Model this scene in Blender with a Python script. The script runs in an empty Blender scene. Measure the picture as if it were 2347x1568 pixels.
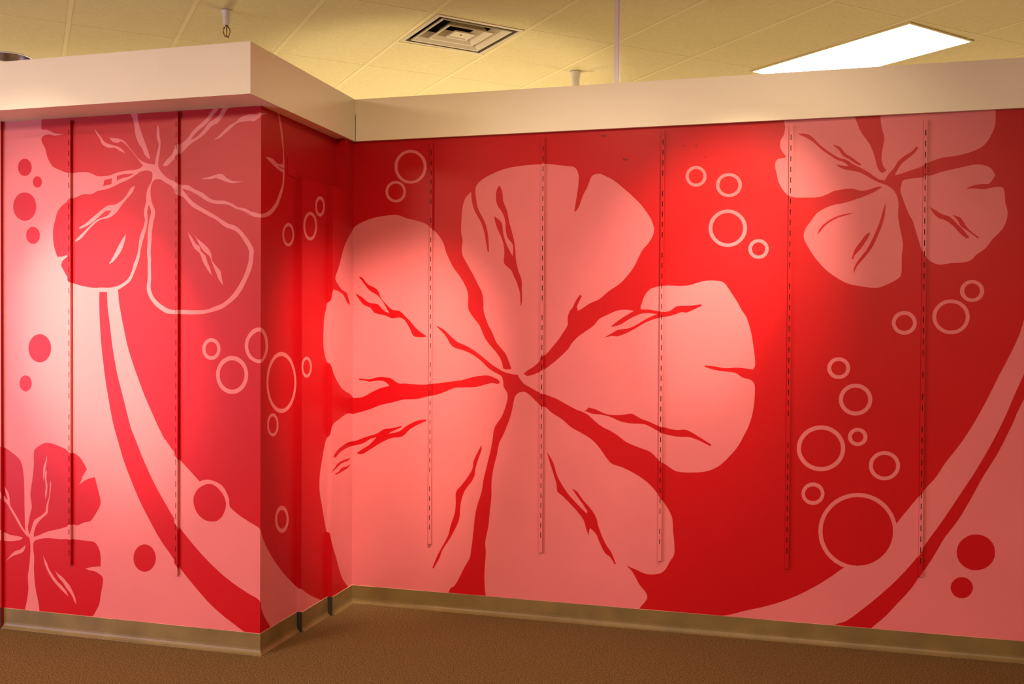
import bpy, bmesh, math, random
from mathutils import Vector, Matrix
from mathutils.geometry import delaunay_2d_cdt

# ------------------------------------------------------------------ camera, world, light
S = bpy.context.scene
COL = S.collection
R = math.radians
S.view_settings.view_transform = 'Standard'
S.view_settings.look = 'None'
S.view_settings.gamma = 1.0
S.view_settings.use_curve_mapping = False
S.view_settings.exposure = 0.0

cam_d = bpy.data.cameras.new('camera'); cam = bpy.data.objects.new('camera', cam_d); COL.objects.link(cam)
S.camera = cam
cam_d.sensor_fit = 'HORIZONTAL'; cam_d.sensor_width = 36.0; cam_d.lens = 2153.22 * 36 / 2347
cam_d.clip_start = 0.05; cam_d.clip_end = 60
def set_camera(yaw, pitch, roll):
    fw = Vector((math.sin(yaw)*math.cos(pitch), math.cos(yaw)*math.cos(pitch), math.sin(pitch)))
    rt = Vector((math.cos(yaw), -math.sin(yaw), 0)); up = rt.cross(fw)
    r2 = rt*math.cos(roll) + up*math.sin(roll); u2 = -rt*math.sin(roll) + up*math.cos(roll)
    m = Matrix((r2, u2, -fw)).transposed().to_4x4(); m.translation = Vector((0, 0, 1.5))
    cam.matrix_world = m
set_camera(-0.26514, -0.01409, 0.00606)

W = bpy.data.worlds.new('world'); S.world = W; W.use_nodes = True
W.node_tree.nodes['Background'].inputs[0].default_value = (1.0, 0.78, 0.52, 1)
W.node_tree.nodes['Background'].inputs[1].default_value = 0.01

def lamp(name, kind, loc, target, power, color, **kw):
    d = bpy.data.lights.new(name, kind); d.energy = power; d.color = color
    for k, v in kw.items(): setattr(d, k, v)
    o = bpy.data.objects.new(name, d); COL.objects.link(o); o.location = loc
    o.rotation_euler = (Vector(target) - Vector(loc)).to_track_quat('-Z', 'Y').to_euler()
    return o
# accent spots recessed in the showroom ceiling, aimed at the mural
lamp('spot_left', 'SPOT', (-3.7, 1.9, 3.2), (-3.19, 3.83, 1.60), 250, (1.0, 0.80, 0.64), spot_size=R(42), spot_blend=1.0, shadow_soft_size=0.035)
lamp('spot_left_core', 'SPOT', (-3.7, 1.9, 3.2), (-3.08, 3.83, 1.45), 1150, (1.0, 0.84, 0.60), spot_size=R(26), spot_blend=1.0, shadow_soft_size=0.035)
lamp('spot_right', 'SPOT', (0.35, 3.4, 3.2), (-0.24, 4.70, 1.76), 330, (1.0, 0.76, 0.54), spot_size=R(42), spot_blend=1.0, shadow_soft_size=0.035)
lamp('spot_right_core', 'SPOT', (0.35, 3.4, 3.2), (-0.22, 4.70, 1.68), 330, (1.0, 0.82, 0.62), spot_size=R(20), spot_blend=1.0, shadow_soft_size=0.035)
lamp('flood_right', 'SPOT', (0.35, 3.4, 3.2), (-0.3, 4.70, 1.6), 45, (1.0, 0.74, 0.50), spot_size=R(100), spot_blend=1.0, shadow_soft_size=0.035)
lamp('spot_corner', 'SPOT', (-0.85, 3.1, 3.2), (-2.06, 4.68, 1.02), 850, (1.0, 0.74, 0.56), spot_size=R(34), spot_blend=1.0, shadow_soft_size=0.035)
lamp('flood_corner', 'SPOT', (-0.75, 3.0, 3.2), (-1.5, 4.70, 1.1), 85, (1.0, 0.74, 0.52), spot_size=R(95), spot_blend=1.0, shadow_soft_size=0.035)
# added out-of-view area fills at ceiling height, for general brightness in the showroom
lamp('fill_front', 'AREA', (0.4, 0.3, 3.2), (0.4, 0.3, 0), 190, (1.0, 0.72, 0.46), shape='RECTANGLE', size=2.4, size_y=1.2)
lamp('fill_left', 'AREA', (-4.5, -0.5, 3.2), (-4.5, -0.5, 0), 450, (1.0, 0.74, 0.52), shape='RECTANGLE', size=1.2, size_y=2.4)
lamp('fill_right', 'AREA', (1.7, -1.6, 3.2), (1.7, -1.6, 0), 110, (1.0, 0.70, 0.42), shape='RECTANGLE', size=1.2, size_y=2.4)
# cool daylight from the shop front on the left
lamp('shopfront_daylight', 'AREA', (-7.4, -0.5, 1.3), (-3.2, 3.9, 1.2), 190, (0.74, 0.66, 1.0), shape='RECTANGLE', size=2.6, size_y=2.5)
# lamps of the room beyond the partition
lamp('back_room_uplight', 'AREA', (-1.8, 7.6, 1.2), (-1.6, 7.4, 3.2), 35, (1.0, 0.78, 0.52), shape='DISK', size=1.2)
lamp('back_room_uplight_far', 'AREA', (1.5, 9.5, 1.2), (1.5, 9.3, 3.2), 150, (1.0, 0.72, 0.46), shape='DISK', size=1.2)
lamp('back_room_cone', 'SPOT', (-2.2, 6.2, 1.3), (-2.2, 6.2, 3.2), 100, (1.0, 0.80, 0.52), spot_size=R(72), spot_blend=0.45, shadow_soft_size=0.1)
lamp('back_room_uplight_west', 'AREA', (-5.5, 7.5, 1.2), (-5.5, 7.4, 3.2), 150, (1.0, 0.76, 0.50), shape='DISK', size=1.2)

# ------------------------------------------------------------------ measured geometry (metres)
XO, YO, YI = -2.22718, 3.83104, 4.70286          # outer corner, back wall plane
S1, S2 = 0.0265, 0.0265
Y1, Y2 = 4.17481, 4.45648
XI = XO + S1 + S2
LX0 = -3.65136
ZB, ZFB, ZFT, ZC = 0.09817, 2.50614, 2.73105, 3.2585
XF, YFL, YFR = -2.15713, 3.62066, 4.68285
XL, XR = -5.2, 2.6                               # how far the partitions run on

# ------------------------------------------------------------------ materials
def new_mat(name):
    m = bpy.data.materials.new(name); m.use_nodes = True
    nt = m.node_tree; return m, nt, nt.nodes['Principled BSDF']
def setp(b, **kw):
    for k, v in kw.items(): b.inputs[k.replace('_', ' ')].default_value = v
def bump(nt, b, scale, strength, dist=0.002, detail=3, coord='Object', stretch=None):
    tc = nt.nodes.new('ShaderNodeTexCoord'); n = nt.nodes.new('ShaderNodeTexNoise'); bp = nt.nodes.new('ShaderNodeBump')
    n.inputs['Scale'].default_value = scale; n.inputs['Detail'].default_value = detail
    bp.inputs['Strength'].default_value = strength; bp.inputs['Distance'].default_value = dist
    src = tc.outputs[coord]
    if stretch:
        mp = nt.nodes.new('ShaderNodeMapping'); mp.inputs['Scale'].default_value = stretch
        nt.links.new(src, mp.inputs[0]); src = mp.outputs[0]
    nt.links.new(src, n.inputs['Vector']); nt.links.new(n.outputs['Fac'], bp.inputs['Height'])
    nt.links.new(bp.outputs[0], b.inputs['Normal']); return src, n
def vary(nt, b, src, c1, c2, scale, detail=4, lo=0.35, hi=0.65):
    n = nt.nodes.new('ShaderNodeTexNoise'); n.inputs['Scale'].default_value = scale; n.inputs['Detail'].default_value = detail
    r = nt.nodes.new('ShaderNodeValToRGB'); r.color_ramp.elements[0].position = lo; r.color_ramp.elements[1].position = hi
    r.color_ramp.elements[0].color = (*c1, 1); r.color_ramp.elements[1].color = (*c2, 1)
    nt.links.new(src, n.inputs['Vector']); nt.links.new(n.outputs['Fac'], r.inputs['Fac']); nt.links.new(r.outputs['Color'], b.inputs['Base Color'])
    return n, r
def paint(name, c, rough=0.38, spec=0.22, var=0.06):
    m, nt, b = new_mat(name); setp(b, Roughness=rough, Specular_IOR_Level=spec)
    src, n = bump(nt, b, 260, 0.22, 0.0012)
    vary(nt, b, src, tuple(x*(1-var) for x in c), c, 3.0)
    return m
M_RED = paint('mural_red_paint', (0.40, 0.0025, 0.006))
M_PINK = paint('mural_pink_paint', (0.57, 0.140, 0.152))
M_CHIP = paint('dark_red_touch_up', (0.17, 0.003, 0.004))
M_CREAM = paint('cream_fascia_paint', (0.78, 0.74, 0.56), 0.5, 0.2, 0.03)
M_CAULK = paint('bare_primer_line', (0.50, 0.27, 0.18), 0.6, 0.2, 0.5)
M_ROOM = paint('room_wall_paint', (0.62, 0.50, 0.38), 0.6, 0.3, 0.03)
M_WHITE = paint('white_enamel', (0.78, 0.76, 0.74), 0.35, 0.5, 0.02)
m, nt, b = new_mat('unpainted_gap'); setp(b, Base_Color=(0.02, 0.012, 0.01, 1), Roughness=0.8); M_DARK = m
m, nt, b = new_mat('vinyl_cove_base'); setp(b, Roughness=0.45, Specular_IOR_Level=0.45)
src, n = bump(nt, b, 14, 0.25, 0.004, 2); vary(nt, b, src, (0.125, 0.082, 0.026), (0.17, 0.11, 0.035), 6, 5); M_BASE = m
m, nt, b = new_mat('carpet'); setp(b, Roughness=0.95, Specular_IOR_Level=0.1)
src, n = bump(nt, b, 230, 1.0, 0.009, 4)
n2, r2 = vary(nt, b, src, (0.075, 0.044, 0.015), (0.25, 0.152, 0.055), 150, 6, 0.35, 0.65); M_CARPET = m
m, nt, b = new_mat('ceiling_tile'); setp(b, Roughness=0.9, Specular_IOR_Level=0.1)
src, n = bump(nt, b, 240, 0.5, 0.003, 4); vary(nt, b, src, (0.62, 0.54, 0.29), (0.68, 0.59, 0.32), 60); M_TILE = m
m, nt, b = new_mat('ceiling_tee_enamel'); setp(b, Base_Color=(0.71, 0.62, 0.35, 1), Roughness=0.9, Specular_IOR_Level=0.1)
src, n = bump(nt, b, 60, 0.1, 0.001); M_TEE = m
m, nt, b = new_mat('diffuser_enamel'); setp(b, Base_Color=(0.60, 0.52, 0.36, 1), Roughness=0.5)
src, n = bump(nt, b, 60, 0.1, 0.001); M_VENT = m
m, nt, b = new_mat('duct_interior'); setp(b, Base_Color=(0.035, 0.03, 0.02, 1), Roughness=0.8); M_DUCT = m
m, nt, b = new_mat('brass'); setp(b, Base_Color=(0.30, 0.19, 0.08, 1), Metallic=0.9, Roughness=0.4); bump(nt, b, 80, 0.2, 0.001); M_BRASS = m
m, nt, b = new_mat('can_reflector'); setp(b, Base_Color=(0.35, 0.27, 0.22, 1), Metallic=0.85, Roughness=0.3); bump(nt, b, 40, 0.2, 0.001); M_CAN = m
m, nt, b = new_mat('lit_troffer_lens'); setp(b, Base_Color=(0.9, 0.9, 0.85, 1), Emission_Color=(1.0, 0.86, 0.62, 1), Emission_Strength=26.0); M_LENS = m
PAINTS = {'R': 0, 'K': 1, 'X': 2}
PMATS = [M_RED, M_PINK, M_CHIP]

# ------------------------------------------------------------------ helpers
def link(name, bm, mats, parent=None, loc=None):
    bmesh.ops.remove_doubles(bm, verts=bm.verts, dist=1e-6)
    me = bpy.data.meshes.new(name); bm.normal_update(); bm.to_mesh(me); bm.free()
    for m in (mats if isinstance(mats, (list, tuple)) else [mats]): me.materials.append(m)
    o = bpy.data.objects.new(name, me); COL.objects.link(o)
    if parent: o.parent = parent
    if loc: o.location = loc
    return o
def struct(o): o['kind'] = 'structure'; return o
def thing(name, label, cat, loc=(0, 0, 0), rz=0, group=None):
    o = bpy.data.objects.new(name, None); COL.objects.link(o); o.location = loc; o.rotation_euler = (0, 0, rz)
    o.empty_display_size = 0.05
    o['label'] = label; o['category'] = cat
    if group: o['group'] = group
    return o
def box(bm, x0, x1, y0, y1, z0, z1, mi=0, skip=''):
    v = [bm.verts.new((x, y, z)) for x in (x0, x1) for y in (y0, y1) for z in (z0, z1)]
    F = {'-x': (0, 1, 3, 2), '+x': (4, 6, 7, 5), '-y': (0, 4, 5, 1), '+y': (2, 3, 7, 6), '-z': (0, 2, 6, 4), '+z': (1, 5, 7, 3)}
    for k, idx in F.items():
        if k in skip.split(','): continue
        f = bm.faces.new([v[i] for i in idx]); f.material_index = mi
def prism(bm, poly, f0, f1, mi=0, cap=True):
    """poly: list of 2D points; f0, f1 map a 2D point to the two end positions"""
    a = [bm.verts.new(f0(p)) for p in poly]; b = [bm.verts.new(f1(p)) for p in poly]; n = len(poly)
    for i in range(n):
        f = bm.faces.new((a[i], a[(i+1) % n], b[(i+1) % n], b[i])); f.material_index = mi
    if cap:
        for L in (a[::-1], b): f = bm.faces.new(L); f.material_index = mi
def lathe(bm, prof, seg=28, c=(0, 0), mi=0, smooth=True):
    rings = []
    for r, z in prof:
        rings.append([bm.verts.new((c[0]+r*math.cos(2*math.pi*i/seg), c[1]+r*math.sin(2*math.pi*i/seg), z)) for i in range(seg)] if r > 1e-5 else [bm.verts.new((c[0], c[1], z))])
    for A, B in zip(rings, rings[1:]):
        for i in range(seg):
            q = [A[i % len(A)], A[(i+1) % len(A)], B[(i+1) % len(B)], B[i % len(B)]]
            u = []
            for v in q:
                if v not in u: u.append(v)
            if len(u) > 2:
                f = bm.faces.new(u); f.material_index = mi; f.smooth = smooth
def tube(bm, pts, r, seg=8, mi=0):
    prev = None
    for i, p in enumerate(pts):
        p = Vector(p); d = (Vector(pts[min(i+1, len(pts)-1)]) - Vector(pts[max(i-1, 0)])).normalized()
        a = d.orthogonal().normalized() if abs(d.z) > 0.99 else d.cross(Vector((0, 0, 1))).normalized(); c = d.cross(a)
        ring = [bm.verts.new(p + (a*math.cos(2*math.pi*k/seg) + c*math.sin(2*math.pi*k/seg))*r) for k in range(seg)]
        if prev:
            for k in range(seg):
                f = bm.faces.new((prev[k], prev[(k+1) % seg], ring[(k+1) % seg], ring[k])); f.smooth = True; f.material_index = mi
        else: bm.faces.new(ring[::-1]).material_index = mi
        prev = ring
    bm.faces.new(prev).material_index = mi

# ------------------------------------------------------------------ the mural: painted shapes in wall coordinates (half millimetres, delta coded)
MURAL = {}
MURAL['L0'] = '''
K -14918 6333 7919 -911 -10 -6327 -8030 -1436
R -7001 4465 -15 -1 -18 3 -18 7 -15 11 -13 13 -10 17 -6 18 -2 19 2 19 6 18 10 15 13 13 16 10 17 5 18 2 15 -3
R -7001 4028 -17 -1 -31 4 -29 11 -26 17 -21 23 -17 27 -10 30 -3 31 3 31 10 29 17 26 22 22 26 15 29 10 30 2 17 -2
R -7002 3876 -1 9 1 8
R -7004 2358 -6 -1 -16 1 -16 6 -13 9 -12 12 -9 15 -5 17 -2 17 2 18 6 16 8 16 12 12 14 10 15 6 16 2 6 0
R -7766 1709 32 24 38 20 40 16 44 14 46 12 46 7 41 2 41 -1 40 -2 46 0 45 -1 43 -5 28 -10 26 -15 27 -15 27 -15 26 -16 22 -16 21 -18 16 -19 12 -24 9 -25 6 -27 6 -32 4 -33 3 -33 2 -36 1 -37 1 -36 1 -52 0 -51 1 -51 1 -37 0 -36 1 -37 1 -48 1 -48 6 -46 9 -14 -1 -708 -1 -2 -8 -27 -6 -29 -5 -28 -5 -28 -615 -179 -21 114 -21 114 -39 102 -47 31 -66 18 -53 28 -36 56 -23 65 -10 66 9 65 22 65 11 65 -16 56 -26 54 -13 56 12 58 27 58 31 57 30 36 34 34 19 36 -5 62 -21 63 -15 64 -2 64 4 65 13 63 19 45 29 43
K -7493 1542 31 -40 30 -40 33 -38 26 -23 28 -23 27 -22 13 -13 14 -13 17 -10 16 -10 11 -16 9 -17 14 12 -10 22 -9 21 -8 22 -7 28 -6 29 21 -25 19 -25 12 -26 8 -28 2 -24 0 -24 4 -24 11 -20 14 -19 15 -19 20 -26 20 -27 20 -26 15 -25 15 -25 16 -25 21 -25 21 -25 4 -4 0 -25 -6 5 -24 23 -22 25 -20 25 -23 31 -22 32 -22 32 -15 21 -16 21 -15 22 -15 22 -14 22 -18 19 -24 17 -28 14 -28 15 -28 14 -28 14 -25 17 -42 41 -40 43 -39 44
K -7976 1001 84 2 83 1 82 1 110 -3 109 -5 108 -6 42 -4 39 -8 21 -9 20 -10 30 -11 31 -9 32 -8 31 -2 31 -1 31 -2 24 -6 23 -7 -20 -18 -39 -12 -41 -7 -31 -4 -31 -2 -31 -1 -41 2 -40 2 -40 1 -41 -1 -108 -6 -110 -8 -109 -12 -83 -17 -83 -23 -84 -22
K -7012 848 -8 -31 -12 -29 -21 -17 -26 -14 -26 -9 -27 -9 -27 -9 -27 -15 -26 -16 -20 -15 -20 -16 20 21 20 21 19 21 21 20 22 17 25 14 23 7 23 7 18 11 15 13 17 14
'''
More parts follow.
